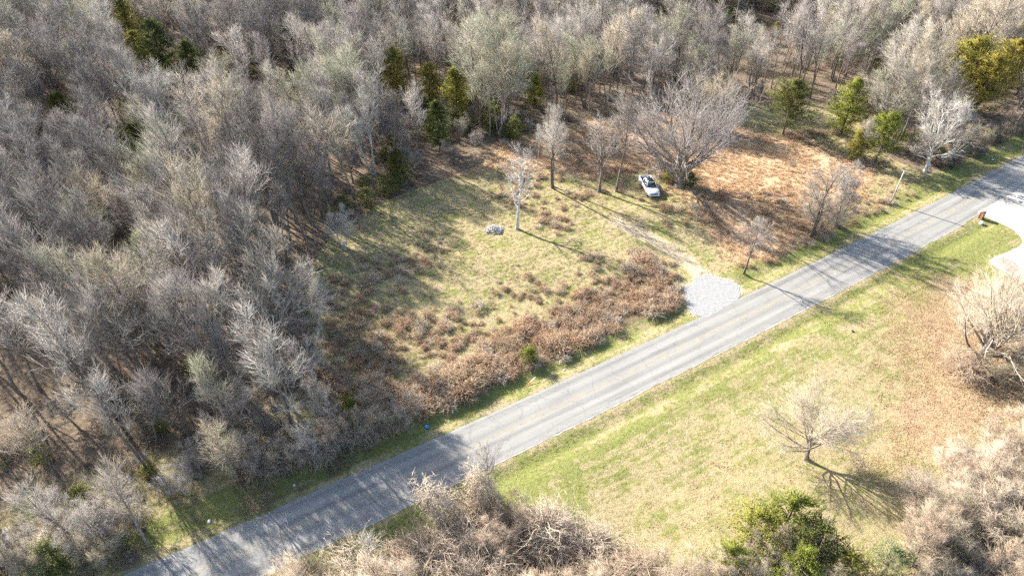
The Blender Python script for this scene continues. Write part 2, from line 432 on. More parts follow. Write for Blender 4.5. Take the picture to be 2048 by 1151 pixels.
def asphalt_mat():
    m, ns, L, b = mat_new('old_asphalt', .85, .3)
    geo, ac, al = road_frame(ns, L)
    comb = N(ns, 'ShaderNodeCombineXYZ'); L.new(al.outputs['Fac'], comb.inputs[0]); L.new(ac.outputs['Fac'], comb.inputs[1])
    mp = N(ns, 'ShaderNodeMapping'); mp.inputs['Scale'].default_value = (.05, 1.5, 1); L.new(comb.outputs[0], mp.inputs[0])
    n1 = N(ns, 'ShaderNodeTexNoise'); n1.inputs['Scale'].default_value = 1.0; n1.inputs['Detail'].default_value = 4; L.new(mp.outputs[0], n1.inputs['Vector'])
    n2 = N(ns, 'ShaderNodeTexNoise'); n2.inputs['Scale'].default_value = 3; n2.inputs['Detail'].default_value = 8; n2.inputs['Roughness'].default_value = .75; L.new(geo.outputs['Position'], n2.inputs['Vector'])
    n3 = N(ns, 'ShaderNodeTexNoise'); n3.inputs['Scale'].default_value = .25; n3.inputs['Detail'].default_value = 4; L.new(geo.outputs['Position'], n3.inputs['Vector'])
    # worn wheel paths: darker bands at +-0.9 and +-2.5 m
    def mth(op, a, bb=None):
        r = N(ns, 'ShaderNodeMath', operation=op)
        for i, v in enumerate((a, bb)):
            if v is None: continue
            if hasattr(v, 'links'): L.new(v, r.inputs[i])
            else: r.inputs[i].default_value = v
        return r.outputs[0]
    ab = mth('ABSOLUTE', ac.outputs['Fac'])
    band = mth('COSINE', mth('MULTIPLY', mth('SUBTRACT', ab, .85), 2 * PI / 1.7))
    v = mth('ADD', mth('MULTIPLY', n1.outputs['Fac'], .75), mth('MULTIPLY', n2.outputs['Fac'], .25))
    v = mth('ADD', v, mth('MULTIPLY', band, -.11))
    v = mth('ADD', v, mth('MULTIPLY', mth('SUBTRACT', n3.outputs['Fac'], .5), .25))
    r = ramp(ns, [(.25, (.155, .150, .139)), (.5, (.220, .213, .197)), (.75, (.272, .262, .243))]); L.new(v, r.inputs[0])
    # sealed cracks
    vo = N(ns, 'ShaderNodeTexVoronoi', feature='DISTANCE_TO_EDGE'); vo.inputs['Scale'].default_value = .22
    nd = N(ns, 'ShaderNodeTexNoise'); nd.inputs['Scale'].default_value = .8; L.new(geo.outputs['Position'], nd.inputs['Vector'])
    ad = N(ns, 'ShaderNodeVectorMath', operation='ADD'); sc_ = N(ns, 'ShaderNodeVectorMath', operation='SCALE'); sc_.inputs['Scale'].default_value = 1.6
    L.new(nd.outputs['Color'], sc_.inputs[0]); L.new(geo.outputs['Position'], ad.inputs[0]); L.new(sc_.outputs[0], ad.inputs[1]); L.new(ad.outputs[0], vo.inputs['Vector'])
    cr = N(ns, 'ShaderNodeMapRange'); cr.inputs[1].default_value = .002; cr.inputs[2].default_value = .012; cr.inputs[3].default_value = .78; cr.inputs[4].default_value = 1; L.new(vo.outputs['Distance'], cr.inputs[0])
    mx = N(ns, 'ShaderNodeVectorMath', operation='SCALE'); L.new(r.outputs[0], mx.inputs[0]); L.new(cr.outputs[0], mx.inputs['Scale'])
    L.new(mx.outputs[0], b.inputs['Base Color'])
    bp = N(ns, 'ShaderNodeBump'); bp.inputs['Strength'].default_value = .25; bp.inputs['Distance'].default_value = .02; L.new(n2.outputs['Fac'], bp.inputs['Height']); L.new(bp.outputs[0], b.inputs['Normal'])
    return m

def paint_mat(name, col, wear):
    m, ns, L, b = mat_new(name, .8, .3)
    geo = N(ns, 'ShaderNodeNewGeometry'); n = N(ns, 'ShaderNodeTexNoise'); n.inputs['Scale'].default_value = 1.2; n.inputs['Detail'].default_value = 8; n.inputs['Roughness'].default_value = .75
    L.new(geo.outputs['Position'], n.inputs['Vector'])
    r = ramp(ns, [(wear - .1, col), (wear + .15, (.20, .195, .18))]); L.new(n.outputs['Fac'], r.inputs[0]); L.new(r.outputs[0], b.inputs['Base Color'])
    return m

def add_road_attr(me):
    co = np.zeros(len(me.vertices) * 3, np.float32); me.vertices.foreach_get('co', co); co = co.reshape(-1, 3)
    for k, v in (('across', road_off(co[:, :2])), ('along', co[:, 0] * 1.17)):
        a = me.attributes.new(k, 'FLOAT', 'POINT'); a.data.foreach_set('value', v.astype(np.float32))
road_me = strip_mesh('road', -ROAD_HW, ROAD_HW, .02, asphalt_mat(), jag=.035, seed=3)
add_road_attr(road_me)
road = tag(link('road', road_me), kind='structure')
M_yel = paint_mat('worn_yellow_paint', (.34, .27, .13), .47)
for k in (-.11, .11):
    link('centre_line', strip_mesh('centre_line', k - .055, k + .055, .025, M_yel), road)
M_edge = paint_mat('worn_white_paint', (.33, .325, .31), .44)
link('edge_line', strip_mesh('edge_line', -3.02, -2.93, .025, M_edge), road)
link('edge_line', strip_mesh('edge_line', 2.93, 3.02, .025, M_edge), road)
# thin pale gravel shoulder on the south side
M_should = paint_mat('shoulder_grit', (.33, .31, .28), .5)
sh = tag(link('road_shoulder', strip_mesh('road_shoulder', -3.52, -3.22, .008, M_should, x0=-30, x1=75, step=.8, jag=.06, seed=5)), kind='structure')

# driveway, planting bed, gravel apron
def sheet(name, poly, z, mat, jit=0.0, th=0.0, seed=1):
    r = np.random.default_rng(seed)
    P = []
    n = len(poly)
    for i in range(n):
        a, b_ = poly[i], poly[(i + 1) % n]
        m_ = max(1, int(np.linalg.norm(b_ - a) / .6)) if jit else 1
        for k in range(m_):
            P.append(a + (b_ - a) * k / m_ + (r.normal(0, jit, 2) if jit else 0))
    import mathutils
    P = [Vector((p[0], p[1], 0)) for p in P]
    tri = mathutils.geometry.tessellate_polygon([P])
    V = [(p.x, p.y, z) for p in P]; T = [list(t) for t in tri]
    Q = []
    if th:
        k = len(V); V += [(p.x, p.y, z - th) for p in P]
        Q = [(i, (i + 1) % k, k + (i + 1) % k, k + i) for i in range(k)]
    me = mesh_np(name, V, Q, T, mat)
    import bmesh
    bm = bmesh.new(); bm.from_mesh(me); bmesh.ops.recalc_face_normals(bm, faces=bm.faces); bm.to_mesh(me); bm.free()
    return me
def speckle(name, stops, scale, bump=.4, dist=.03):
    m, ns, L, b = mat_new(name, .9, .2)
    geo = N(ns, 'ShaderNodeNewGeometry'); n = N(ns, 'ShaderNodeTexNoise'); n.inputs['Scale'].default_value = scale; n.inputs['Detail'].default_value = 10; n.inputs['Roughness'].default_value = .7
    L.new(geo.outputs['Position'], n.inputs['Vector']); r = ramp(ns, stops); L.new(n.outputs['Fac'], r.inputs[0]); L.new(r.outputs[0], b.inputs['Base Color'])
    bp = N(ns, 'ShaderNodeBump'); bp.inputs['Strength'].default_value = bump; bp.inputs['Distance'].default_value = dist; L.new(n.outputs['Fac'], bp.inputs['Height']); L.new(bp.outputs[0], b.inputs['Normal'])
    return m
M_conc = speckle('driveway_concrete', [(.3, (.235, .228, .21)), (.5, (.285, .277, .258)), (.75, (.32, .312, .292))], 1.2, .1, .01)
M_mulch = speckle('mulch', [(.3, (.16, .13, .11)), (.5, (.25, .215, .19)), (.75, (.33, .29, .265))], 3.5, .8, .06)
M_grav = speckle('crushed_stone', [(.3, (.175, .172, .166)), (.5, (.245, .243, .238)), (.7, (.30, .30, .295))], 2.5, .3, .02)
M_gravel_rd = M_grav
drive = tag(link('driveway', sheet('driveway', DRIVE, .055, M_conc, th=.12)), kind='structure')
BED = polyw([(1990, 523), (2004, 513), (2030, 524), (2042, 540), (2030, 552), (2014, 542)])
tag(link('planting_bed', sheet('planting_bed', BED, .062, M_mulch, .05)), kind='structure')
tag(link('gravel_apron', sheet('gravel_apron', GRAVEL, .032, M_grav, .17, seed=9)), kind='structure')

# ------------------------------------------------------------------ plants: growth
def nrm(v): return v / np.maximum(np.linalg.norm(v, axis=-1, keepdims=True), 1e-9)
def grow(r, P0, D, Ln, nseg, wig, up):
    """polylines (n, nseg+1, 3)"""
    n = len(P0); pts = [P0]; d = nrm(D); dirs = []
    for i in range(nseg):
        d = nrm(d + r.normal(0, wig, (n, 3)) + np.array([0, 0, up]))
        dirs.append(d); pts.append(pts[-1] + d * (Ln / nseg)[:, None])
    return np.stack(pts, 1), np.stack(dirs, 1)
def perp(d):
    h = np.where(np.abs(d[..., 2:3]) < .9, np.array([0, 0, 1.0]), np.array([1.0, 0, 0]))
    a = nrm(np.cross(d, h)); return a, np.cross(d, a)
def tubes(mb, pts, dirs, R0, R1, k, point=False):
    n, m, _ = pts.shape
    dd = np.concatenate([dirs[:, :1], dirs], 1)
    a, b = perp(dd)
    th = np.arange(k) * 2 * PI / k
    t = np.linspace(0, 1, m)
    R = R0[:, None] * (1 - t) + R1[:, None] * t
    if point: m_ = m - 1
    else: m_ = m
    ring = pts[:, :m_, None] + R[:, :m_, None, None] * (np.cos(th)[None, None, :, None] * a[:, :m_, None] + np.sin(th)[None, None, :, None] * b[:, :m_, None])
    V = ring.reshape(n, m_ * k, 3)
    if point: V = np.concatenate([V, pts[:, -1:]], 1)
    stride = V.shape[1]
    base = (np.arange(n) * stride)[:, None]
    q = [(i * k + j, i * k + (j + 1) % k, (i + 1) * k + (j + 1) % k, (i + 1) * k + j) for i in range(m_ - 1) for j in range(k)]
    Q = (base[:, :, None] + np.array(q)[None]).reshape(-1, 4) if q else ()
    T = ()
    if point:
        tt = [((m_ - 1) * k + j, (m_ - 1) * k + (j + 1) % k, m_ * k) for j in range(k)]
        T = (base[:, :, None] + np.array(tt)[None]).reshape(-1, 3)
    mb.add(V.reshape(-1, 3), Q, T)
def spawn(r, pts, dirs, per, t0, ang, ang_j, t1=1.0):
    """child start points and directions on parent polylines"""
    n, m, _ = pts.shape; ns_ = m - 1
    t = t0 + (t1 - t0) * (np.arange(per)[None] + r.random((n, per))) / per
    f = np.clip(t * ns_, 0, ns_ - 1e-4); i = f.astype(int); f = f - i
    idx = np.arange(n)[:, None]
    p = pts[idx, i] * (1 - f)[..., None] + pts[idx, i + 1] * f[..., None]
    d = dirs[idx, i]
    a, b = perp(d)
    az = (np.arange(per)[None] * 2.39996 + r.random((n, 1)) * 6.28 + r.normal(0, .5, (n, per)))
    an = ang + r.normal(0, ang_j, (n, per))
    cd = d * np.cos(an)[..., None] + (a * np.cos(az)[..., None] + b * np.sin(az)[..., None]) * np.sin(an)[..., None]
    return p.reshape(-1, 3), cd.reshape(-1, 3), t.reshape(-1), np.repeat(np.arange(n), per)

def bare_tree(seed, H=13, tr=.20, stems=1, fork=.35, limbs=11, l1=.42, a1=.75, up1=.10, n2=8, n3=6, n4=5, tw=.85, tr4=.0095, spread=.0, wig=.10, twig_up=.05, lean=0.0, l2=.50, l3=.50, tmin2=.22, tf=.82, sup=.07, m3=.8, r3=.017, aj=.15, lt=.55):
    """returns (trunk builder, crown builder): trunk with limbs; branches and twigs"""
    r = np.random.default_rng(seed)
    A, B = MB(), MB()
    if stems == 1:
        P0 = np.zeros((1, 3)); D = np.array([[lean, 0, 1.0]]); Ln = np.array([H * tf]); R = np.array([tr])
        pts, dirs = grow(r, P0 - [0, 0, .3], D, Ln, 8, wig * .5, .10)
    else:
        th = np.arange(stems) * 2 * PI / stems + r.random(stems)
        P0 = np.stack([np.cos(th) * tr * .9, np.sin(th) * tr * .9, np.full(stems, -.3)], 1)
        D = np.stack([np.cos(th) * spread, np.sin(th) * spread, np.ones(stems)], 1) + r.normal(0, .08, (stems, 3))
        Ln = H * r.uniform(.7, .92, stems); R = np.full(stems, tr * .72) * r.uniform(.7, 1.05, stems)
        pts, dirs = grow(r, P0, D, Ln, 8, wig * .5, sup)
    tubes(A, pts, dirs, R, R * .22, 7)
    # flared foot
    fp = np.repeat(pts[:, :1], 2, 1).copy(); fp[:, 1] += dirs[:, 0] * .9
    tubes(A, fp, dirs[:, :1], R * 1.55, R * 1.0, 7)
    if stems > 2:
        A.tube([(0, 0, -.3), (0, 0, .9), (0, 0, 1.6)], [tr * 1.9, tr * 1.6, tr * .9], 9)
    p, d, t, pi = spawn(r, pts, dirs, limbs, fork, a1, aj)
    Lp = Ln[pi]
    Lc = l1 * H * (1.05 - lt * ((t - fork) / (1 - fork)) ** 1.5) * r.uniform(.7, 1.15, len(t))
    if stems > 1: Lc *= .75
    Rc = np.maximum(R[pi] * (1 - .78 * t) * .55, .03)
    q1, e1 = grow(r, p, d, Lc, 5, wig, up1)
    if tf < .5: Rc = np.maximum(Rc, R[pi] * .13)
    tubes(A, q1, e1, Rc, Rc * .25, 5)
    # second order
    p, d, t, pi = spawn(r, q1, e1, n2, tmin2, .58, .17)
    L2 = Lc[pi] * l2 * (1.15 - .6 * t) * r.uniform(.7, 1.2, len(t)); R2 = np.maximum(Rc[pi] * (1 - .7 * t) * .5, r3 * 1.35)
    q2, e2 = grow(r, p, d, L2, 3, wig * 1.3, twig_up)
    tubes(B, q2, e2, R2, R2 * .4, 3)
    # tips of trunk carry on as fine branches
    p, d, t, pi = spawn(r, q2, e2, n3, .15, .50, .18)
    L3 = np.maximum(L2[pi] * l3, m3) * (1.2 - .5 * t) * r.uniform(.7, 1.25, len(t)); R3 = np.full(len(t), r3)
    q3, e3 = grow(r, p, d, L3, 2, wig * 1.4, twig_up)
    tubes(B, q3, e3, R3, R3 * .3, 3, True)
    if n4:
        p, d, t, pi = spawn(r, q3, e3, n4, .1, .42, .16)
        L4 = tw * r.uniform(.5, 1.2, len(t)); R4 = np.full(len(t), tr4)
        q4, e4 = grow(r, p, d, L4, 1, wig, twig_up)
        tubes(B, q4, e4, R4, R4, 3, True)
    return A, B

def spikes(r, P, D, L_, R_, k=3):
    mb = MB(); q = np.stack([P, P + nrm(D) * L_[:, None]], 1); tubes(mb, q, nrm(D)[:, None], R_, R_, k, True); return mb

def cedar(seed, H=8.5, W=2.6, n=260, shape=1.0, bare=.08, per=24, sp=.36):
    """evergreen: trunk and boughs; crown of many short needle sprays, ragged outline"""
    r = np.random.default_rng(seed)
    A, B = MB(), MB()
    A.tube([(0, 0, -.3), (.05, .03, H * .35), (0, .06, H * .7), (.03, 0, H * .97)], [.17, .13, .08, .02], 7)
    z = bare + (1 - bare) * r.random(n) ** .9
    az = r.random(n) * 2 * PI
    prof = np.sin(np.clip((1 - z) ** .75, 0, 1) * PI * (.62 if shape < 1.5 else .8)) ** .8
    rad = W * prof * (.74 + .24 * np.sin(3 * az + seed + 5 * z) + .26 * r.normal(0, 1, n))
    rad = np.clip(rad, .12, W * 1.25)
    tip = np.stack([np.cos(az) * rad, np.sin(az) * rad, z * H + rad * .25], 1)
    root = np.stack([tip[:, 0] * .05, tip[:, 1] * .05, np.clip(z * H - rad * .15, .1, H)], 1)
    for i in range(n):
        if i % 3 == 0: A.tube([root[i], (root[i] + tip[i]) / 2 + np.array([0, 0, -.05]), tip[i]], [.035, .02, .008], 3)
    # sprays along the outer half of each bough
    t = r.uniform(.42, 1.06, (n, per)); base = root[:, None] * (1 - t[..., None]) + tip[:, None] * t[..., None]
    base = base + r.normal(0, .16, base.shape)
    d = nrm(tip - root)[:, None] * .8 + r.normal(0, .55, base.shape) + np.array([0, 0, .15])
    P = base.reshape(-1, 3); D = d.reshape(-1, 3)
    tubes(B, np.stack([P, P + nrm(D) * (sp * r.uniform(.6, 1.3, len(P)))[:, None]], 1), nrm(D)[:, None], np.full(len(P), sp * .13) * r.uniform(.7, 1.3, len(P)), np.zeros(len(P)), 3, True)
    return A, B

def tangle(seed, W=2.4, H=2.6, n=420, stems=7, strand=1.7, rad=.016, droop=-.28, tw=5, tl=.5):
    """vine-smothered thicket: a few stems under a mat of hanging curved strands"""
    r = np.random.default_rng(seed)
    A, B = MB(), MB()
    az = r.random(stems) * 6.28; D = np.stack([np.cos(az) * .35, np.sin(az) * .35, np.ones(stems)], 1)
    pts, dirs = grow(r, np.stack([np.cos(az) * W * .2, np.sin(az) * W * .2, np.full(stems, -.2)], 1), D, H * r.uniform(.75, 1.0, stems), 6, .16, .02)
    tubes(A, pts, dirs, r.uniform(.04, .09, stems), np.full(stems, .015), 5)
    lob = r.normal(0, .42, (6, 2)) * W * .55; lh = H * r.uniform(.65, 1.0, 6); lw = W * r.uniform(.45, .75, 6)
    k = r.integers(0, 6, n); a = r.random(n) * 6.28; rr = np.sqrt(r.random(n))
    x = lob[k, 0] + np.cos(a) * rr * lw[k]; y = lob[k, 1] + np.sin(a) * rr * lw[k]
    zt = lh[k] * np.sqrt(np.clip(1 - rr ** 2 * .9, 0.02, 1)) * r.uniform(.55, 1.0, n)
    P = np.stack([x, y, zt], 1)
    D = np.stack([np.cos(a), np.sin(a), np.full(n, .35)], 1) + r.normal(0, .6, (n, 3))
    q, e = grow(r, P, D, strand * r.uniform(.5, 1.3, n), 4, .22, droop)
    q[..., 2] = np.maximum(q[..., 2], .02)
    tubes(B, q, e, np.full(n, rad * 1.4), np.full(n, rad * .6), 3, True)
    p, d, t, pi = spawn(r, q, e, tw, .1, .8, .3)
    q2, e2 = grow(r, p, d, tl * r.uniform(.4, 1.3, len(p)), 1, .3, -.05)
    tubes(B, q2, e2, np.full(len(p), rad), np.full(len(p), rad), 3, True)
    return A, B

def clump(seed, n, h, spread, rad, lean=.5, base=.25, bend=-.15, seg=2):
    """tuft of stems or blades springing from the ground"""
    r = np.random.default_rng(seed); mb = MB()
    a = r.random(n) * 6.28; rr = np.sqrt(r.random(n)) * base
    P = np.stack([np.cos(a) * rr, np.sin(a) * rr, np.full(n, -.02)], 1)
    D = np.stack([np.cos(a) * spread, np.sin(a) * spread, np.ones(n)], 1) + r.normal(0, lean * .5, (n, 3))
    D[:, 2] = np.abs(D[:, 2]) + .15
    q, e = grow(r, P, D, h * r.uniform(.5, 1.25, n), seg, .15, bend)
    tubes(mb, q, e, np.full(n, rad), np.full(n, rad * .5), 3, True)
    return mb

# ------------------------------------------------------------------ scatter of uncountable cover
SRC = {}
def source(name, me):
    o = bpy.data.objects.new(name, me); return o
def scatter(name, pts, rz, sc, vi, variants, label=None, tilt=None):
    col = bpy.data.collections.new(name + '_kinds')
    for i, me in enumerate(variants):
        if isinstance(me, tuple):
            o_ = source('%s_kind_%02d' % (name, i), me[0]); o_.material_slots[1].link = 'OBJECT'; o_.material_slots[1].material = me[1]
        else: o_ = source('%s_kind_%02d' % (name, i), me)
        col.objects.link(o_)
    m = mesh_np(name, pts)
    for k, v, ty in (('rz', rz, 'FLOAT'), ('sc', sc, 'FLOAT'), ('vi', vi, 'INT')):
        a = m.attributes.new(k, ty, 'POINT'); a.data.foreach_set('value', np.asarray(v, np.int32 if ty == 'INT' else np.float32))
    o = link(name, m)
    tag(o, label, kind='stuff')
    ng = bpy.data.node_groups.new(name + '_scatter', 'GeometryNodeTree')
    ng.interface.new_socket('Geometry', in_out='INPUT', socket_type='NodeSocketGeometry')
    ng.interface.new_socket('Geometry', in_out='OUTPUT', socket_type='NodeSocketGeometry')
    n = ng.nodes; L = ng.links
    gi = n.new('NodeGroupInput'); go = n.new('NodeGroupOutput')
    ci = n.new('GeometryNodeCollectionInfo'); ci.inputs['Collection'].default_value = col
    ci.inputs['Separate Children'].default_value = True; ci.inputs['Reset Children'].default_value = True
    ip = n.new('GeometryNodeInstanceOnPoints'); ip.inputs['Pick Instance'].default_value = True
    def attr(nm, ty):
        a = n.new('GeometryNodeInputNamedAttribute'); a.data_type = ty; a.inputs['Name'].default_value = nm; return a.outputs[0]
    cx = n.new('ShaderNodeCombineXYZ'); L.new(attr('rz', 'FLOAT'), cx.inputs[2])
    L.new(gi.outputs[0], ip.inputs['Points']); L.new(ci.outputs[0], ip.inputs['Instance']); L.new(attr('vi', 'INT'), ip.inputs['Instance Index'])
    L.new(cx.outputs[0], ip.inputs['Rotation']); L.new(attr('sc', 'FLOAT'), ip.inputs['Scale']); L.new(ip.outputs[0], go.inputs[0])
    md = o.modifiers.new('scatter', 'NODES'); md.node_group = ng
    return o

def jitter_grid(x0, x1, y0, y1, s, r):
    xs = np.arange(x0, x1, s); ys = np.arange(y0, y1, s)
    X, Y = np.meshgrid(xs, ys); P = np.stack([X.ravel(), Y.ravel()], 1); return P + r.uniform(-.48, .48, P.shape) * s
def in_frame(P, m=60, zt=0.0):
    dep = P[:, 1] * math.cos(CAM_P) + (CAM_H - zt) * math.sin(CAM_P)
    u = 1024 + FPX * P[:, 0] / dep; v = 575.5 - FPX * (P[:, 1] * math.sin(CAM_P) - (CAM_H - zt) * math.cos(CAM_P)) / dep
    return (u > -m) & (u < 2048 + m) & (v > -m) & (v < 1151 + m)

# ------------------------------------------------------------------ tree kinds (each built once)
KIND = {}
def kind(key, AB, ma, mb):
    KIND[key] = (AB[0].me(key + '_trunk', ma, True), AB[1].me(key + '_crown', mb))
for i in range(6):
    kind('forest%d' % i, bare_tree(100 + i, H=15 + i % 3, tr=.19, limbs=(12, 10, 15)[i % 3], fork=.36, l1=(.36, .42, .28)[i % 3], a1=(.55, .66, .45)[i % 3], up1=.13, twig_up=.07, n2=7, n3=5, n4=3, tw=1.1, wig=.11, lean=.06 * (i % 3 - 1), tr4=(.0115, .013, .0105)[i % 3], r3=.020), M_bark, M_twig)
for i in range(3):
    kind('forest%d' % (6 + i), bare_tree(120 + i, H=15, tr=.20, stems=2 + i % 2, spread=.20, limbs=7, fork=.34, l1=.38, a1=.58, up1=.13, twig_up=.07, n2=7, n3=5, n4=3, tw=1.1, wig=.12, tr4=.012, r3=.020), M_bark, M_twig)
for i in range(2):
    kind('slim%d' % i, bare_tree(140 + i, H=16, tr=.20, limbs=14, fork=.48, l1=.24, a1=.45, n2=6, n3=5, n4=3, tw=.9, wig=.08, up1=.2, twig_up=.1, tr4=.011, r3=.018), M_bark, M_twig)
NF = 9
kind('broad0', bare_tree(201, H=13, tr=.30, limbs=16, fork=.25, l1=.48, a1=.8, n2=11, n3=6, n4=4, tw=1.0, wig=.12), M_bark, M_twig)
kind('broad1', bare_tree(202, H=13, tr=.28, stems=2, spread=.2, limbs=9, fork=.25, l1=.50, a1=.8, n2=8, n3=6, n4=3, tw=.9, wig=.13, tr4=.0085), M_bark, M_twig)
kind('pale0', bare_tree(203, H=15, tr=.27, limbs=18, fork=.30, l1=.30, a1=.85, n2=6, n3=4, n4=3, tw=.8, wig=.2, tr4=.012), M_pale, M_paletw)
kind('giant', bare_tree(204, H=20, tr=.80, limbs=26, fork=.38, l1=.68, a1=.72, aj=.30, lt=.12, up1=.095, tf=.27, twig_up=.07, n2=13, n3=7, n4=4, tw=1.4, wig=.12, tr4=.0125, r3=.019, l2=.46), M_bark, M_twig)
kind('lawn', bare_tree(205, H=10.3, tr=.27, limbs=26, fork=.42, l1=.66, a1=.80, aj=.36, lt=.10, up1=.035, tf=.36, twig_up=.02, n2=13, n3=6, n4=4, tw=.9, wig=.10, tr4=.0085, r3=.013, l2=.46, m3=.7), M_bark, M_twig_tan)
kind('vase', bare_tree(206, H=14.5, tr=.42, limbs=34, fork=.16, l1=.56, lt=.30, a1=.72, aj=.28, up1=.08, tf=.48, n2=11, n3=6, n4=4, tw=1.0, wig=.10, tr4=.0105, r3=.014, l2=.45), M_bark, M_twig_tan)
kind('fan', bare_tree(209, H=17, tr=.27, stems=2, spread=.07, limbs=11, fork=.42, l1=.32, a1=.5, up1=.16, n2=8, n3=6, n4=4, tw=.9, wig=.08, tr4=.009), M_bark, M_twig_pale)
kind('young', bare_tree(207, H=9.5, tr=.19, limbs=13, fork=.40, l1=.42, a1=.7, n2=7, n3=5, n4=4, tw=.6, wig=.14, tr4=.0085, m3=.5, r3=.013), M_bark, M_twig)
kind('young1', bare_tree(208, H=9.5, tr=.13, stems=4, spread=.26, limbs=8, fork=.25, l1=.36, a1=.65, n2=7, n3=5, n4=4, tw=.6, wig=.12, tr4=.0085, m3=.5, r3=.013), M_bark, M_twig)
for i in range(2):
    kind('brushy%d' % i, bare_tree(220 + i, H=6.5, tr=.09, stems=6, spread=.55, limbs=7, fork=.12, l1=.42, a1=.7, n2=7, n3=5, n4=4, tw=.8, wig=.15, tr4=.009, r3=.012, twig_up=-.01, m3=.6), M_bark, M_vine)
for i in range(3):
    kind('cedar%d' % i, cedar(300 + i, H=8.5, W=(2.2, 2.9, 2.5)[i], n=230), M_cedarbark, M_cedar)
kind('cedarround', cedar(310, H=9, W=4.2, n=250, shape=1.6, bare=.22, per=26), M_cedarbark, M_cedar)
kind('loose0', cedar(320, H=6.2, W=3.2, n=100, shape=1.6, bare=.10, per=30, sp=.34), M_cedarbark, M_cedarl)
kind('loose1', cedar(323, H=6.8, W=2.9, n=95, bare=.1, per=30, sp=.34), M_cedarbark, M_cedarl)
kind('evbush', cedar(311, H=2.6, W=1.7, n=120, shape=1.6, bare=.02, per=22, sp=.25), M_cedarbark, M_cedar)
for i in range(3):
    kind('tangle%d' % i, tangle(400 + i, W=2.4, H=3.0, n=380, strand=2.2, rad=.015, droop=-.22, tw=6, tl=.7), M_bark, M_vine)
kind('drape', tangle(410, W=.75, H=6.2, n=330, stems=1, strand=1.2, droop=-.5, rad=.014, tw=5), M_bark, M_vine)

def plant(key, name, label, cat, base, h=None, sc=None, rz=None, group=None, mats=None, H0=None, lean=None, wide=1.0, z=None):
    x, y = base
    o = empty(name, (x, y, gz(x, y) if z is None else z), rnd.random() * 6.28 if rz is None else rz)
    s = sc if sc else 1.0
    o.scale = (s * wide, s * wide, s)
    if lean: o.rotation_euler = (lean[0], lean[1], o.rotation_euler[2])
    tag(o, label, cat, group)
    a = link('trunk', KIND[key][0], o); b = link('crown', KIND[key][1], o)
    if mats:
        for q, m in ((a, mats[0]), (b, mats[1])):
            if m: q.material_slots[0].link = 'OBJECT'; q.material_slots[0].material = m
    return o
TREES_AT = []
EVER_AT = []
def key_tree(key, px, py, sc, label, cat='tree', name='bare_tree', **kw):
    p = at(px, py); TREES_AT.append(p)
    return plant(key, name, label, cat, p, sc=sc, **kw)
PALE = (M_pale, M_paletw)

key_tree('giant', 1358, 372, 1.06, 'huge spreading bare tree with a thick many-forked trunk beside the parked pickup', rz=.6)
key_tree('pale0', 1034, 457, 1.05, 'pale bare tree standing alone in the clearing beside the white rubble pile', rz=2.0)
key_tree('fan', 1105, 373, 1.05, 'tall slender bare tree with fan-shaped top, leftmost of the three in the clearing', rz=1)
key_tree('young', 1199, 383, 1.45, 'low-forking bare tree with a leaning side limb, middle of the three in the clearing', rz=3)
key_tree('slim1', 1232, 382, 1.18, 'straight slim bare tree left of the parked pickup, nearest of the three to it', rz=4)
key_tree('young', 1487, 546, 1.02, 'thin crooked bare tree on the verge beside the gravel apron', rz=.4)
key_tree('broad1', 1622, 472, 1.08, 'bare grey roadside tree with dark trunk beside the brambles opposite the lawn', rz=.3)
key_tree('young1', 1672, 452, 1.25, 'smaller forked bare tree right of the dark-trunked roadside tree', rz=1.4)
key_tree('brushy0', 1640, 462, 1.25, 'grey brushy sapling clump at the foot of the dark-trunked roadside tree', rz=2.4, name='sapling_clump')
key_tree('slim0', 1718, 330, .62, 'slender dark tree between the two yellow-green evergreens near the leaning roadside wood', rz=5)
key_tree('broad0', 1850, 342, 1.12, 'large pale bare tree with white upper limbs at the roadside wood corner', rz=1.1, mats=PALE)
key_tree('pale0', 1862, 345, .70, 'pale forked tree leaning towards the road at the wood corner', rz=2.6, lean=(.1, .42))
key_tree('lawn', 1613, 917, 1.0, 'wide vase-shaped bare tree standing alone on the mown lawn', rz=.35)
key_tree('vase', 1952, 724, 1.12, 'large many-stemmed bare tree on orange leaf litter right of the lawn', rz=.9)
key_tree('young', 975, 990, .80, 'small bare tree rising from the thicket in front of the road', rz=2.2)
key_tree('fan', 748, 346, 1.08, 'tall pale bare tree with rounded crown at the clearing end of the wood', rz=.5, mats=PALE)
key_tree('broad0', 345, 312, 1.3, 'pale wide-crowned bare tree above dark evergreens in the left wood', rz=.2, mats=PALE)
key_tree('pale0', 640, 655, .62, 'thin whitish bare tree leaning out of the shaded wood edge', rz=1.0)
key_tree('young', 505, 705, 1.0, 'open forked bare tree with few twigs inside the left wood', rz=.2, mats=PALE)
key_tree('young1', 690, 500, .9, 'short pale grey sapling in the shaded corner of the clearing', rz=.2, mats=PALE)
key_tree('vase', 1420, 262, .86, 'pinkish-grey bare tree behind the huge spreading tree', rz=2.9)
key_tree('slim1', 1075, 330, .55, 'small pale sapling behind the slender fan-topped tree', rz=2.9, mats=PALE)

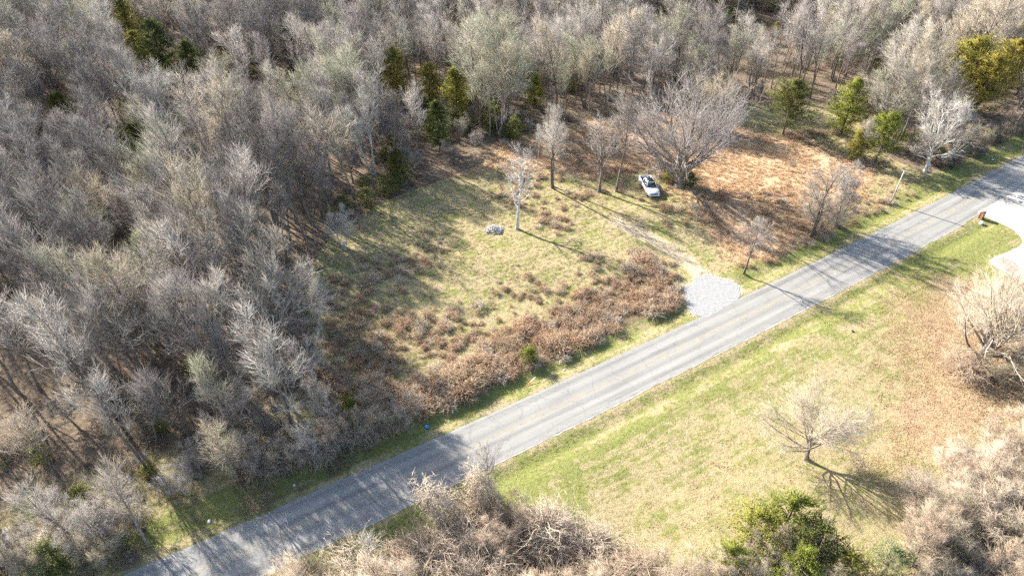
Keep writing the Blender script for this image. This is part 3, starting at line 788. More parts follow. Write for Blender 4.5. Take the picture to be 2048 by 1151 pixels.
EV = [  # key, base px, scale, label, material
 ('cedarround', 1566, 268, 1.0, 'broad round dark evergreen behind the orange grass', None),
 ('cedar2', 1682, 268, 1.08, 'bright green upright cedar right of the broad round evergreen', (None, M_cedarl)),
 ('cedar1', 1806, 138, 1.05, 'lone dark green cedar high in the upper right wood', None),
 ('cedarround', 1908, 206, 1.25, 'yellow-green bushy evergreen, left one of the golden pair at upper right', (None, M_cedary)),
 ('cedar1', 1945, 228, 1.2, 'golden evergreen, lower one of the golden pair at upper right', (None, M_cedary)),
 ('cedarround', 1990, 200, 1.15, 'olive rounded evergreen right of the golden pair near the road bend', (None, M_cedary)),
 ('cedarround', 1750, 325, .88, 'yellow-green evergreen beside the slender dark tree near the road', (None, M_cedarl)),
 ('cedar0', 1705, 322, .62, 'small yellowish cedar at the corner of the orange grass', (None, M_cedary)),
 ('cedar1', 340, 172, 1.15, 'largest dark green cedar in the upper left wood', None),
 ('cedar0', 402, 198, 1.0, 'dark cedar just right of the largest upper left cedar', None),
 ('cedar2', 355, 190, .6, 'short bright cedar in front of the largest upper left cedar', (None, M_cedarl)),
 ('cedar0', 272, 100, 1.0, 'olive pointed cedar above the largest upper left cedar', (None, M_cedary)),
 ('cedarround', 290, 145, .7, 'pale olive evergreen left of the largest upper left cedar', (None, M_cedary)),
 ('cedar0', 205, 50, .95, 'dark cedar near the upper left edge of the picture', None),
 ('cedar1', 100, 62, .8, 'dark low evergreen, leftmost in the upper left wood', None),
 ('cedar2', 152, 55, .6, 'small olive evergreen between two dark upper left cedars', (None, M_cedary)),
 ('cedar2', 455, 140, .55, 'small round evergreen alone right of the upper left cedars', (None, M_cedary)),
 ('cedarround', 300, 345, .85, 'dark shaded evergreen under the pale wide-crowned tree, left one', None),
 ('cedarround', 372, 335, .85, 'dark shaded evergreen under the pale wide-crowned tree, right one', None),
 ('cedar1', 148, 272, .85, 'dark green cedar among bare trees at mid left', None),
 ('cedar2', 795, 208, .95, 'yellowish cedar behind the tall pale rounded tree', (None, M_cedary)),
 ('cedar0', 915, 250, 1.12, 'slim pointed cedar at the rear of the clearing', (None, M_cedary)),
 ('cedar2', 880, 300, .95, 'ragged cedar at the dark back corner of the clearing', None),
 ('cedar1', 862, 210, .7, 'pale olive cedar left of the slim pointed one', (None, M_cedary)),
 ('cedar0', 1068, 215, .75, 'small green cedar behind the slender fan-topped tree', (None, M_cedarl)),
 ('cedar2', 800, 372, .7, 'low dark evergreen in shade at the wood edge', None),
 ('cedar0', 298, 535, .60, 'pale lichen-green evergreen shrub deep in the left wood', (None, M_lichen)),
 ('cedar1', 10, 500, .75, 'pale lichen-green shrub at the left edge of the wood', (None, M_lichen)),
 ('loose0', 1496, 1098, 1.0, 'fresh green evergreen, leftmost of the clump at the lower right', None),
 ('loose1', 1556, 1080, 1.1, 'tallest fresh green evergreen of the clump at the lower right', None),
 ('loose0', 1618, 1122, 1.0, 'dark green evergreen at the right of the lower right clump', (None, M_cedar)),
 ('loose1', 1580, 1175, .95, 'green evergreen at the very bottom of the lower right clump', None),
 ('loose1', 1448, 1150, .8, 'light green evergreen at the thicket end of the lower right clump', None),
 ('loose0', 1672, 1165, .8, 'low yellow-green evergreen between the clump and the grey-green shrub', (None, M_cedary)),
 ('loose0', 1762, 1150, .72, 'rounded grey-green shrub right of the lower right evergreen clump', (None, M_greyg)),
]
for k, px, py, s, lab, mm in EV:
    if py < 560:
        EVER_AT.append((*at(px, py), s)); s *= 1.5 if py < 215 and px < 1000 else 1.25
    key_tree(k, px, py, s, lab, name='evergreen_tree' if s > .65 else 'evergreen_shrub', mats=mm)
key_tree('evbush', 1378, 372, .95, 'dark evergreen bush at the right foot of the huge spreading tree', 'bush', 'evergreen_bush')
key_tree('evbush', 1338, 364, .85, 'yellow-green bush at the left foot of the huge spreading tree', 'bush', 'evergreen_bush', mats=(None, M_cedary))
key_tree('evbush', 1060, 724, .85, 'small green bush amid the brown brambles', 'bush', 'evergreen_bush', mats=(None, M_cedarl))
key_tree('evbush', 712, 838, 1.1, 'low spreading green bush at the bramble end near the wood', 'bush', 'evergreen_bush', mats=(None, M_cedarl))

# thicket south of the road: vine-smothered shrubs
key_tree('drape', 915, 1045, 1.55, 'vine-draped dead trunk leaning over the road, left of two', name='vine_draped_trunk', lean=(.05, -.42), rz=0)
key_tree('drape', 982, 1022, 1.45, 'vine-draped dead trunk beside the small bare tree, right of two', name='vine_draped_trunk', lean=(.0, -.22), rz=0)
key_tree('pale0', 738, 1118, .38, 'dead crooked whitish snag at the bottom of the thicket', name='dead_snag', rz=.3)
THICK = []
_tx = [520, 640, 750, 800, 880, 960, 1060, 1150, 1230, 1300, 1380, 1450]; _ty = [1190, 1165, 1145, 1115, 1075, 1020, 1022, 1050, 1092, 1130, 1142, 1175]
for gx_ in range(540, 1460, 62):
    for gy_ in range(1015, 1300, 52):
        qx, qy = gx_ + rnd.uniform(-24, 24) + (31 if (gy_ // 52) % 2 else 0), gy_ + rnd.uniform(-18, 18)
        if qy > np.interp(qx, _tx, _ty): THICK.append((qx, qy))
for i, (px, py) in enumerate(THICK):
    k = 'tangle%d' % (i % 3) if i % 4 else 'brushy%d' % (i % 2)
    plant(k, 'vine_thicket', 'tan vine-smothered shrub in the tangled thicket south of the road', 'shrub', at(px, py), sc=rnd.uniform(.85, 1.40) * (.75 if i % 4 == 0 else 1), group='vine-smothered shrubs south of the road', mats=(M_bark, rnd.choice((M_vine, M_vine, M_vinebrown))))
for i, (px, py) in enumerate([(1520, 1120), (1590, 1120), (1545, 1150), (1640, 1160), (1480, 1165)]):
    plant('brushy%d' % (i % 2), 'bare_scrub', 'pale bare shrub growing between the lower right evergreens', 'shrub', at(px, py), sc=rnd.uniform(.65, .85), group='bare shrubs among the lower right evergreens', mats=(M_bark, M_twig_tan))
EAST = [(1840, 1040), (1890, 985), (1880, 1090), (1935, 930), (1950, 1020), (1990, 960), (2010, 1060), (1930, 1120), (2045, 905), (2060, 1000), (1850, 1150), (2010, 1140), (2080, 1080), (1990, 1200), (2110, 940), (1900, 1210), (2120, 1150), (1815, 1105), (2075, 1210), (1860, 1010), (1910, 960), (1965, 905), (2005, 1010), (1900, 1050), (1960, 1075), (2045, 1045), (2050, 950), (1945, 1165), (1985, 985), (1830, 1130), (2035, 1100)]
for i, (px, py) in enumerate(EAST):
    k = ('brushy0', 'young1', 'brushy1', 'tangle1')[i % 4]
    plant(k, 'bare_scrub', 'pale bare scrub tree in the tangle at the lower right corner', 'tree', at(px, py), sc=rnd.uniform(.8, 1.2) * (.85 if k == 'young1' else 1), group='bare scrub at the lower right corner', mats=(M_bark, (M_vine, M_twig, M_twig_tan, M_vinebrown)[i * 7 % 4]))
for i, (px, py) in enumerate([(1985, 760), (2040, 720), (2075, 800), (1930, 745), (2060, 640), (2100, 700)]):
    plant(('brushy1', 'tangle2')[i % 2], 'bare_scrub', 'brown scrub shrub around the large many-stemmed tree right of the lawn', 'shrub', at(px, py), sc=rnd.uniform(.8, 1.15), group='scrub under the many-stemmed tree', mats=(M_bark, (M_brush, M_vinebrown)[i % 2]))
# scrub along the far roadside and along the shaded verge near the lower left wood
for i, t in enumerate(np.linspace(0, 1, 13)):
    px, py = 1880 + 190 * t, 338 - 84 * t
    plant(('brushy0', 'tangle0', 'brushy1')[i % 3], 'roadside_scrub', 'brown scrub shrub on the far right verge below the wood', 'shrub', at(px + rnd.uniform(-8, 8), py - 6 + rnd.uniform(-5, 5)), sc=rnd.uniform(.55, .9), group='scrub on the far right verge', mats=(M_bark, M_brush))
for i, t in enumerate(np.linspace(0, 1, 17)):
    px, py = 520 + 290 * t, 968 - 110 * t
    plant(('tangle1', 'brushy1', 'tangle0')[i % 3], 'roadside_scrub', 'tan scrub shrub between the lower left wood and the road', 'shrub', at(px + rnd.uniform(-10, 10), py - 22 + rnd.uniform(-10, 10)), sc=rnd.uniform(.6, .95), group='scrub between the lower left wood and the road', mats=(M_bark, M_vine))

for i in range(15):
    px = rnd.uniform(-40, 560); py = np.interp(px, [-40, 250, 400, 560], [1235, 1122, 1062, 990]) - rnd.uniform(14, 150)
    plant(('brushy0', 'young1', 'brushy1', 'young1')[i % 4], 'verge_sapling', 'fine grey sapling clump under the trees at the bottom left verge', 'sapling', at(px, py), sc=rnd.uniform(.55, .85), group='sapling clumps at the bottom left verge', mats=(M_bark, (M_twig_pale, M_twig, M_twig_tan)[i % 3]))
# ------------------------------------------------------------------ the wood
r = np.random.default_rng(21)
P = jitter_grid(-215, 215, 12, 345, 4.35, r)
sd = sdist(P, WOODS)
P = P[(sd > .3)]
P = P[in_frame(P, 330, 7.0)]
dens = hnoise(P, 17, 41)
PU = np.array([pix(x, y)[:2] for x, y in P])
kp = np.clip(.38 + 1.9 * (dens - .25), .15, 1.0)
kp = np.where((PU[:, 1] > 830), np.clip(kp * .75, .3, .66), kp)                       # thin roadside strip, lower left
edge_ = (PU[:, 0] > 430) & (PU[:, 0] < 720) & (PU[:, 1] > 370) & (PU[:, 1] < 790)
kp = np.where(edge_, 1.0, kp)
keep = r.random(len(P)) < kp
P = P[keep]
kt = np.array(TREES_AT)
P = P[np.min(np.hypot(P[:, None, 0] - kt[None, :, 0], P[:, None, 1] - kt[None, :, 1]), 1) > 2.4]
for ex, ey, es in EVER_AT:      # the evergreens stand at small openings
    c = np.array([ex, ey]); dv = -c / np.linalg.norm(c); q = P - c; al = q @ dv; la = np.abs(q @ np.array([-dv[1], dv[0]]))
    P = P[~((al > -2) & (al < np.where(c[1] > 105, 19, 11)) & (la < 1.2 + 2.7 * es))]
stand = .84 + .42 * hnoise(P, 26, 42)
SC = stand * r.uniform(.68, 1.22, len(P))
PU = np.array([pix(x, y)[:2] for x, y in P])
SC *= np.where((PU[:, 0] > 430) & (PU[:, 0] < 720) & (PU[:, 1] > 370) & (PU[:, 1] < 790), 1.12, 1.0)
dep = P[:, 1] * math.cos(CAM_P) + CAM_H * math.sin(CAM_P)
vis = in_frame(P, 20, 6.0)
order = np.argsort(np.where(vis, dep, 1e6))
N_IND = 262
ORD = 'first second third fourth fifth sixth seventh eighth ninth tenth eleventh twelfth thirteenth fourteenth fifteenth sixteenth seventeenth eighteenth nineteenth twentieth'.split()
ROWS = {}
def region(u, v):
    if v > 940: return 'bare tree on the verge above the shaded road, %s counted from the bottom left corner', 'bare trees at the verge, bottom left', 1
    if v > 790: return 'bare grey-brown tree in the lower left wood, %s counted from the left edge', 'bare trees in the lower left wood', 1
    if u > 520 and v > 560: return 'bare tree on the shaded wood edge left of the clearing, %s from the left', 'bare trees left of the clearing', 1
    if u < 180 and v > 600: return 'bare grey tree in the dense wood at the left edge, low in the picture', 'bare trees low at the left edge', 0
    if u < 180: return 'bare grey tree in the dense wood at the left edge, above the pale lichen-green shrub', 'bare trees high at the left edge', 0
    if v > 660: return 'bare brownish tree in the left wood just above its lower edge trees', 'bare trees above the lower wood edge', 0
    if u < 420: return 'bare grey tree around the pale lichen-green shrub in the left wood', 'bare trees round the lichen-green shrub', 0
    if u < 620: return 'bare grey tree between the lichen-green shrub and the shaded clearing edge', 'bare trees west of the clearing', 0
    return 'bare grey tree on the wood edge behind the upper clearing', 'bare trees behind the clearing', 0
names = ['forest%d' % i for i in range(NF)] + ['slim0', 'broad0', 'broad1']
KW = np.array([.11, .11, .13, .11, .11, .13, .07, .06, .06, .11, .06, .07]); KW /= KW.sum()
ch = r.choice(len(names), len(P), p=KW)
ch = np.where((ch >= 10) & ((PU[:, 1] > 740) | ((PU[:, 0] > 480) & (PU[:, 1] > 360))), 3, ch)
SC = SC * np.where(ch >= 10, 1.18, 1.0) * np.where(PU[:, 1] > 880, .82, 1.0)
# twig tones in drifts: ashy and tan to the right, dark ones paint shade into the left wood
TWIG_TONES = [M_twig, M_twig_dark, M_twig_tan, M_twig_pale, M_twig_olive]
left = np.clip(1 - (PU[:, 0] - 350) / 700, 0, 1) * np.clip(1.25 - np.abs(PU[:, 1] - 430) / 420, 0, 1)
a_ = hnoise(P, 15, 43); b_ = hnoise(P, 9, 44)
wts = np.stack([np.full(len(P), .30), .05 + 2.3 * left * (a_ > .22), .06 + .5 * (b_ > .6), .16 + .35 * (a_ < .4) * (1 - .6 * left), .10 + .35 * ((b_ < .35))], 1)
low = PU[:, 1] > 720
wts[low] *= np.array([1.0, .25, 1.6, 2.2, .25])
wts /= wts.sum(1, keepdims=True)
tone_ = (r.random(len(P))[:, None] > np.cumsum(wts, 1)).sum(1).clip(0, 4)
for j in order[:N_IND]:
    u, v, _ = pix(P[j, 0], P[j, 1])
    lab, grp, row = region(u, v)
    o_ = plant(names[ch[j]], 'bare_tree', lab, 'tree', (P[j, 0], P[j, 1]), sc=float(SC[j]), group=grp, lean=(r.normal(0, .06), r.normal(0, .06)), mats=(None, TWIG_TONES[tone_[j]]))
    if row: ROWS.setdefault(lab, []).append((u, o_))
for lab, l_ in ROWS.items():
    l_.sort(key=lambda t: t[0])
    for i, (u, o_) in enumerate(l_):
        w_ = ORD[i] if i < 20 else 'number %d' % (i + 1)
        o_['label'] = lab % w_
def joined(key, tw=None):
    a, b = KIND[key]
    out = []
    for me in (a, b):
        co = np.zeros(len(me.vertices) * 3, np.float32); me.vertices.foreach_get('co', co)
        ls = np.zeros(len(me.polygons), np.int32); me.polygons.foreach_get('loop_total', ls)
        li = np.zeros(len(me.loops), np.int32); me.loops.foreach_get('vertex_index', li)
        nq = int((ls == 4).sum()); out.append((co.reshape(-1, 3), li[:nq * 4].reshape(-1, 4), li[nq * 4:].reshape(-1, 3)))
    (va, qa, ta), (vb, qb, tb) = out; n = len(va)
    me = mesh_np(key + '_whole', np.concatenate([va, vb]), np.concatenate([qa, qb + n]), np.concatenate([ta, tb + n]))
    me.materials.append(a.materials[0]); me.materials.append(tw or b.materials[0])
    mi = np.concatenate([np.zeros(len(qa)), np.ones(len(qb)), np.zeros(len(ta)), np.ones(len(tb))]).astype(np.int32)
    me.polygons.foreach_set('material_index', mi); return me
rest = order[N_IND:]
scatter('far_woods', np.column_stack([P[rest], ground_z(P[rest])]), r.random(len(rest)) * 6.28, SC[rest], ch[rest] * 5 + tone_[rest], [(jm, t_) for jm in [joined(n) for n in names] for t_ in TWIG_TONES], 'dense mass of bare winter woods stretching to the top of the picture')
print('TREES', len(P))

# undergrowth on the forest floor
U = jitter_grid(-180, 180, 14, 300, 1.9, r)
sd = sdist(U, WOODS)
U = U[(sd > -.5) & in_frame(U, 120)]
U = U[r.random(len(U)) < np.clip(.05 + 1.3 * (hnoise(U, 11, 51) - .25), .05, .7)]
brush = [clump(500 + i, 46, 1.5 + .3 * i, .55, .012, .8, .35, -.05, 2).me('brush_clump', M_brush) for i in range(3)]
br2 = []
for i in range(2):
    a, b_ = tangle(520 + i, W=1.3, H=1.3, n=150, stems=3, strand=1.1, rad=.011, tw=4, tl=.35)
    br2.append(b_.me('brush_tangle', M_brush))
br3 = [bare_tree(530, H=4.2, tr=.04, stems=3, spread=.3, limbs=6, fork=.25, l1=.35, a1=.6, n2=6, n3=5, n4=3, tw=.4, wig=.13, tr4=.008)[1].me('brush_sapling', M_twig)]
br3.append(cedar(531, H=2.8, W=1.5, n=60, shape=1.6, bare=.05, per=22, sp=.28)[1].me('olive_brush', M_olive))
ov = hnoise(U, 13, 52)
ui = np.where(r.random(len(U)) < np.where((ov > .62) & (U[:, 1] > 75), .26, .03), 6, r.choice(6, len(U), p=[.15, .15, .15, .2, .2, .15]))
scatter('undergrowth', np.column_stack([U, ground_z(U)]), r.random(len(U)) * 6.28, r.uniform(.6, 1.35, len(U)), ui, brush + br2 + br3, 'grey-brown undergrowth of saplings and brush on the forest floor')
print('UNDER', len(U))

# brambles in the clearing and along the verge
Bp = jitter_grid(-45, 85, 40, 130, .78, r)
off = road_off(Bp)
big = hnoise(Bp, 6.5, 63); mid = hnoise(Bp, 2.4, 61)
inner = np.clip(sdist(Bp, BRAMBLE) / 7.0 + .62, 0, 1) ** 1.3
w = np.maximum.reduce([inner, .75 * soft(sdist(Bp, BRAMBLE2), 5), .6 * soft(sdist(Bp, BRAMBLE3), 1.5), .42 * soft(sdist(Bp, CLEAR), 1) * np.clip(3.2 * (big - .50), 0, 1)]) * (off > 6.0 + 1.2 * mid) * (pline_dist(Bp, TRACKW) > 2.2) * (sdist(Bp, GRAVEL) < -.6)
w *= np.where(sdist(Bp, SEDGE) > 1, .35, 1)
keep = r.random(len(Bp)) < w * np.clip(.45 + 2.0 * (mid - .22), .10, 1.0)
Bp = Bp[keep]
bsc = .92 * (.42 + .85 * hnoise(Bp, 5, 62)) * r.uniform(.6, 1.25, len(Bp)) * np.where(sdist(Bp, BRAMBLE) > 0, 1.0, .66)
bm_ = []
for i in range(3):
    a, b_ = tangle(540 + i, W=1.0, H=1.25, n=120, stems=3, strand=1.15, rad=.019, tw=4, tl=.4, droop=-.14)
    bm_.append(b_.me('bramble_mound', M_bramble))
bm_.append(clump(550, 90, 1.3, .55, .012, .9, .4, -.1, 2).me('bramble_stems', M_bramble))
a, b_ = tangle(545, W=1.0, H=1.0, n=110, stems=3, strand=1.2, rad=.018, tw=4, tl=.4, droop=-.1); bm_.append(b_.me('bramble_tan', M_vine))
bm_.append(clump(551, 50, .75, .7, .014, .9, .4, -.2, 2).me('bramble_straw', M_gr_straw))
scatter('brambles', np.column_stack([Bp, ground_z(Bp)]), r.random(len(Bp)) * 6.28, bsc, r.integers(0, 6, len(Bp)), bm_, 'brown leafless brambles massed along the verge and over the clearing')
print('BRAMBLES', len(Bp))

# orange sedge tussocks
Sp = jitter_grid(-15, 110, 70, 150, .62, r)
w = soft(sdist(Sp, SEDGE), 2.5) * (road_off(Sp) > 6.5) * (pline_dist(Sp, TRACKW) > 1.8)
Sp = Sp[r.random(len(Sp)) < w * np.clip(.35 + 1.3 * (hnoise(Sp, 3.0, 71) - .1), 0, 1)]
sg = [clump(600 + i, 34, .42 + .08 * i, .7, .016, .8, .24, -.25, 2).me('sedge_tussock', M_sedge) for i in range(3)]
scatter('orange_sedge', np.column_stack([Sp, ground_z(Sp)]), r.random(len(Sp)) * 6.28, r.uniform(.6, 1.3, len(Sp)), r.integers(0, 3, len(Sp)), sg, 'dry orange sedge grass covering the rear of the clearing')
print('SEDGE', len(Sp))

# rough grass of the clearing and of the verges
Mp = jitter_grid(-60, 115, 26, 135, .50, r)
off = road_off(Mp)
zz = zones(Mp)
w = np.where(off > 3.45, zz['grass'] * (1 - .8 * zz['bramble']) * (1 - .7 * zz['sedge']), 0) * (sdist(Mp, GRAVEL) < -.2) * (1 - zz['dirt'])
Mp_k = r.random(len(Mp)) < .75 * w
Mp = Mp[Mp_k]; off = off[Mp_k]; g = zz['green'][Mp_k]
pg = np.clip(g + 1.9 * (hnoise(Mp, 6.5, 81) - .5) + .8 * (hnoise(Mp, 1.3, 82) - .5), 0, 1)
u = r.random(len(Mp)); bw = np.clip(.15 + 1.5 * (hnoise(Mp, 3.2, 83) - .4), .05, .75)
vi = np.where(u < pg, 0, np.where(u < pg + (1 - pg) * (1 - bw), 2, 4)) + r.integers(0, 2, len(Mp))
gk = []
for mt, hh in ((M_gr_green, .15), (M_gr_straw, .21), (M_gr_brown, .27)):
    for i in range(2): gk.append(clump(700 + i, 22, hh, .7, .016, .9, .20, -.2, 1).me('grass_tuft', mt))
scatter('meadow_grass', np.column_stack([Mp, ground_z(Mp)]), r.random(len(Mp)) * 6.28, r.uniform(.6, 1.4, len(Mp)) * np.where(off < 8, .7, 1), vi, gk, 'rough winter grass, green and straw-coloured, in the clearing and verge')
print('MEADOW', len(Mp))

# mown lawn south of the road
Lp = jitter_grid(-40, 95, 22, 100, .40, r)
off = road_off(Lp); k = (off < -3.5) & in_frame(Lp, 40) & (sdist(Lp, DRIVE) < -.1) & (sdist(Lp, BED) < 0)
Lp = Lp[k]; zz = zones(Lp)
k = r.random(len(Lp)) < .8 * zz['grass']
Lp = Lp[k]; g = zz['green'][k]; lf = zz['leafy'][k]
pg = np.clip(g - .05 + 1.2 * (hnoise(Lp, 3.5, 91) - .5) + .5 * (hnoise(Lp, .9, 92) - .5), 0, 1) * (1 - .8 * lf)
u = r.random(len(Lp)); vi = np.where(u < pg, 0, np.where(r.random(len(Lp)) < .16, 4, 2)) + r.integers(0, 2, len(Lp))
lk = []
for mt in (M_gr_green, M_gr_straw, M_gr_brown):
    for i in range(2): lk.append(clump(720 + i, 16, .13, 1.0, .014, 1.0, .16, -.1, 1).me('lawn_tuft', mt))
scatter('lawn_grass', np.column_stack([Lp, ground_z(Lp)]), r.random(len(Lp)) * 6.28, r.uniform(.6, 1.4, len(Lp)), vi, lk, 'short mown lawn grass, green near the road and straw-coloured beyond')
print('LAWN', len(Lp))

# fallen leaves under the trees on the right
def leaf_patch(seed, n=34):
    rr = np.random.default_rng(seed); mb = MB()
    c = np.column_stack([rr.normal(0, .32, (n, 2)), rr.uniform(.01, .06, n)])
    for p in c:
        a = rr.random() * 6.28; s = rr.uniform(.03, .06)
        d1 = np.array([math.cos(a), math.sin(a), rr.normal(0, .3)]) * s; d2 = np.array([-math.sin(a), math.cos(a), rr.normal(0, .3)]) * s * .7
        mb.add([p - d1, p + d2 + [0, 0, .012], p + d1, p - d2 + [0, 0, .012], p - [0, 0, .01]], (), [(0, 3, 1), (1, 3, 2), (0, 1, 4), (1, 2, 4), (2, 3, 4), (3, 0, 4)])
    return mb.me('leaf_patch', M_leaf)
Fp = jitter_grid(10, 95, 25, 85, .55, r)
w = soft(sdist(Fp, LEAFY), 4) * (road_off(Fp) < -5) * (sdist(Fp, DRIVE) < -.2)
w = np.maximum(w, .04 * (road_off(Fp) < -5) * (sdist(Fp, DRIVE) < -.2))
Fp = Fp[(r.random(len(Fp)) < w * .9) & in_frame(Fp, 40)]
scatter('fallen_leaves', np.column_stack([Fp, ground_z(Fp)]), r.random(len(Fp)) * 6.28, r.uniform(.8, 1.3, len(Fp)), r.integers(0, 3, len(Fp)), [leaf_patch(800 + i) for i in range(3)], 'tan fallen leaves under the bare trees right of the lawn')

# ------------------------------------------------------------------ pickup truck
M_paint = plain('silver_white_paint', (.62, .63, .64), .28, .5)
M_glass = plain('dark_window_glass', (.02, .025, .03), .06, .6)
M_black = plain('black_plastic', (.025, .025, .028), .6, .3)
M_tyre = plain('tyre_rubber', (.03, .03, .032), .85, .2)
M_rim = plain('alloy_rim', (.50, .50, .52), .3, .5, metal=.8)
M_lamp = plain('headlamp_lens', (.55, .57, .60), .12, .6)
M_chrome = plain('chrome', (.62, .63, .65), .15, .5, metal=1)
M_red = plain('tail_lamp_red', (.35, .02, .02), .25, .5)
M_bed = plain('bed_liner_grey', (.13, .135, .15), .7, .3)
w_r, w_f = np.array(at(1282.6, 370.3)), np.array(at(1294.7, 391.2))
hd = (w_f - w_r) / np.linalg.norm(w_f - w_r); left = np.array([-hd[1], hd[0]])
tc = (w_r + w_f) / 2 + left * .84
T = tag(empty('pickup_truck', (tc[0], tc[1], gz(*tc) + .02), math.atan2(hd[1], hd[0]), 1.06), 'silver-white crew-cab pickup parked on the grass beside the huge tree', 'pickup truck')
def ring(x, hw, zb, zt, ch=.10, hw_t=None):
    ht = hw if hw_t is None else hw_t
    return [(x, -hw * .94, zb), (x, -hw, zb + .18), (x, -hw, zt - ch), (x, -ht + ch * .6, zt), (x, ht - ch * .6, zt), (x, hw, zt - ch), (x, hw, zb + .18), (x, hw * .94, zb)]
m = MB()
m.loft([ring(2.90, .78, .52, .98, .12), ring(2.78, .93, .44, 1.08, .12), ring(2.3, .98, .42, 1.14, .08), ring(1.25, 1.0, .42, 1.20, .06), ring(1.0, 1.0, .42, 1.16, .05), ring(-1.02, 1.0, .42, 1.16, .05)])
m.box((-1.98, .955, .82), (1.9, .09, .84)); m.box((-1.98, -.955, .82), (1.9, .09, .84))     # bed sides
m.box((-2.88, 0, .85), (.08, 1.82, .76)); m.box((-1.06, 0, 1.0), (.07, 1.82, .44))
link('body', m.me('truck_body', M_paint, False), T)
m = MB(); m.box((-1.97, 0, .66), (1.74, 1.82, .10)); m.box((-1.97, .62, .80), (.8, .22, .2)); m.box((-1.97, -.62, .80), (.8, .22, .2)); link('bed_liner', m.me('truck_bed', M_bed), T)
m = MB()   # roof and pillars
m.loft([[(.62, y, z) for y, z in ((-.66, 1.86), (-.60, 1.90), (.60, 1.90), (.66, 1.86), (.66, 1.80), (-.66, 1.80))], [(-.1, y, z) for y, z in ((-.72, 1.88), (-.62, 1.94), (.62, 1.94), (.72, 1.88), (.72, 1.80), (-.72, 1.80))], [(-.86, y, z) for y, z in ((-.70, 1.86), (-.62, 1.92), (.62, 1.92), (.70, 1.86), (.70, 1.78), (-.70, 1.78))]])
for s in (-1, 1):
    m.tube([(1.22, s * .90, 1.14), (.60, s * .68, 1.84)], [.055, .05], 5)
    m.tube([(.02, s * .95, 1.14), (-.05, s * .72, 1.82)], [.05, .045], 5)
    m.tube([(-1.0, s * .93, 1.14), (-.86, s * .70, 1.82)], [.085, .07], 5)
link('cab', m.me('truck_cab', M_paint, False), T)
def pane(name, pts, th=.03):
    m = MB(); pts = np.array(pts, float); n = np.cross(pts[1] - pts[0], pts[2] - pts[0]); n /= np.linalg.norm(n)
    m.loft([pts, pts - n * th]); return link(name, m.me(name, M_glass), T)
pane('windshield', [(1.20, -.86, 1.17), (1.20, .86, 1.17), (.62, .65, 1.82), (.62, -.65, 1.82)])
pane('rear_window', [(-.98, .84, 1.17), (-.98, -.84, 1.17), (-.87, -.66, 1.80), (-.87, .66, 1.80)])
for s in (-1, 1):
    pane('side_window', [(1.10, s * .925, 1.16), (.04, s * .955, 1.16), (-.03, s * .735, 1.80), (.56, s * .70, 1.80)])
    pane('side_window', [(-.02, s * .955, 1.16), (-.94, s * .94, 1.16), (-.84, s * .715, 1.79), (-.08, s * .735, 1.80)])
m = MB(); m.box((.16, 0, 1.945), (.62, 1.06, .04)); m.box((-.50, 0, 1.945), (.56, 1.06, .04)); link('sunroof', m.me('sunroof', M_glass), T)
for x in (1.92, -1.76):
    for s in (-1, 1):
        th = np.arange(18) * 2 * PI / 18
        m = MB(); m.loft([[(.40 * q * math.cos(t), y, .40 * q * math.sin(t)) for t in th] for y, q in ((-.13, .9), (-.10, 1), (.10, 1), (.13, .9))])
        wh = link('wheel', m.me('tyre', M_tyre, True), T, (x, s * .885, .40))
        m = MB(); m.loft([[(.25 * q * math.cos(t), y, .25 * q * math.sin(t)) for t in th] for y, q in ((-.14, .9), (-.12, 1), (.12, 1), (.14, .9))])
        link('rim', m.me('rim', M_rim, True), wh)
for s in (-1, 1):
    m = MB(); m.box((2.80, s * .74, .93), (.16, .30, .17)); link('headlight', m.me('headlight', M_lamp), T)
    m = MB(); m.box((1.02, s * 1.10, 1.24), (.14, .22, .20)); link('mirror', m.me('mirror', M_paint), T)
    m = MB(); m.box((-2.90, s * .90, .95), (.06, .16, .34)); link('tail_light', m.me('tail_light', M_red), T)
m = MB(); m.box((2.885, 0, .84), (.07, 1.14, .26)); g_ = link('grille', m.me('grille', M_black), T)
m = MB(); m.box((2.92, 0, .90), (.03, 1.10, .04)); m.box((2.92, 0, .80), (.03, 1.10, .04)); link('grille_bar', m.me('grille_bar', M_chrome), g_)
m = MB(); m.loft([ring(2.98, .80, .44, .66, .04), ring(2.86, .96, .42, .68, .04), ring(2.62, .99, .44, .68, .04)]); link('front_bumper', m.me('front_bumper', M_chrome), T)
m = MB(); m.box((-3.0, 0, .55), (.16, 1.84, .18)); link('rear_bumper', m.me('rear_bumper', M_chrome), T)
m = MB(); m.box((1.7, 0, .38), (1.6, 1.5, .12)); m.box((-1.2, 0, .40), (3.2, .9, .16)); link('chassis', m.me('chassis', M_black), T)

# ------------------------------------------------------------------ roadside things
M_wood = plain('weathered_pole_wood', (.46, .42, .37), .9, .1, var=.2)
p0 = np.array(at(1782, 405))
m = MB(); m.tube([(0, 0, -.4), (.02, 0, 3), (.10, .02, 6.4)], [.13, .12, .10], 10)
pole = tag(empty('utility_pole', (p0[0], p0[1], gz(*p0))), 'bare wooden pole leaning slightly in the brush on the far verge', 'pole')
link('shaft', m.me('pole_shaft', M_wood, True), pole)
m = MB(); m.box((.10, .02, 6.42), (.24, .24, .05)); link('cap', m.me('pole_cap', M_chrome), pole)

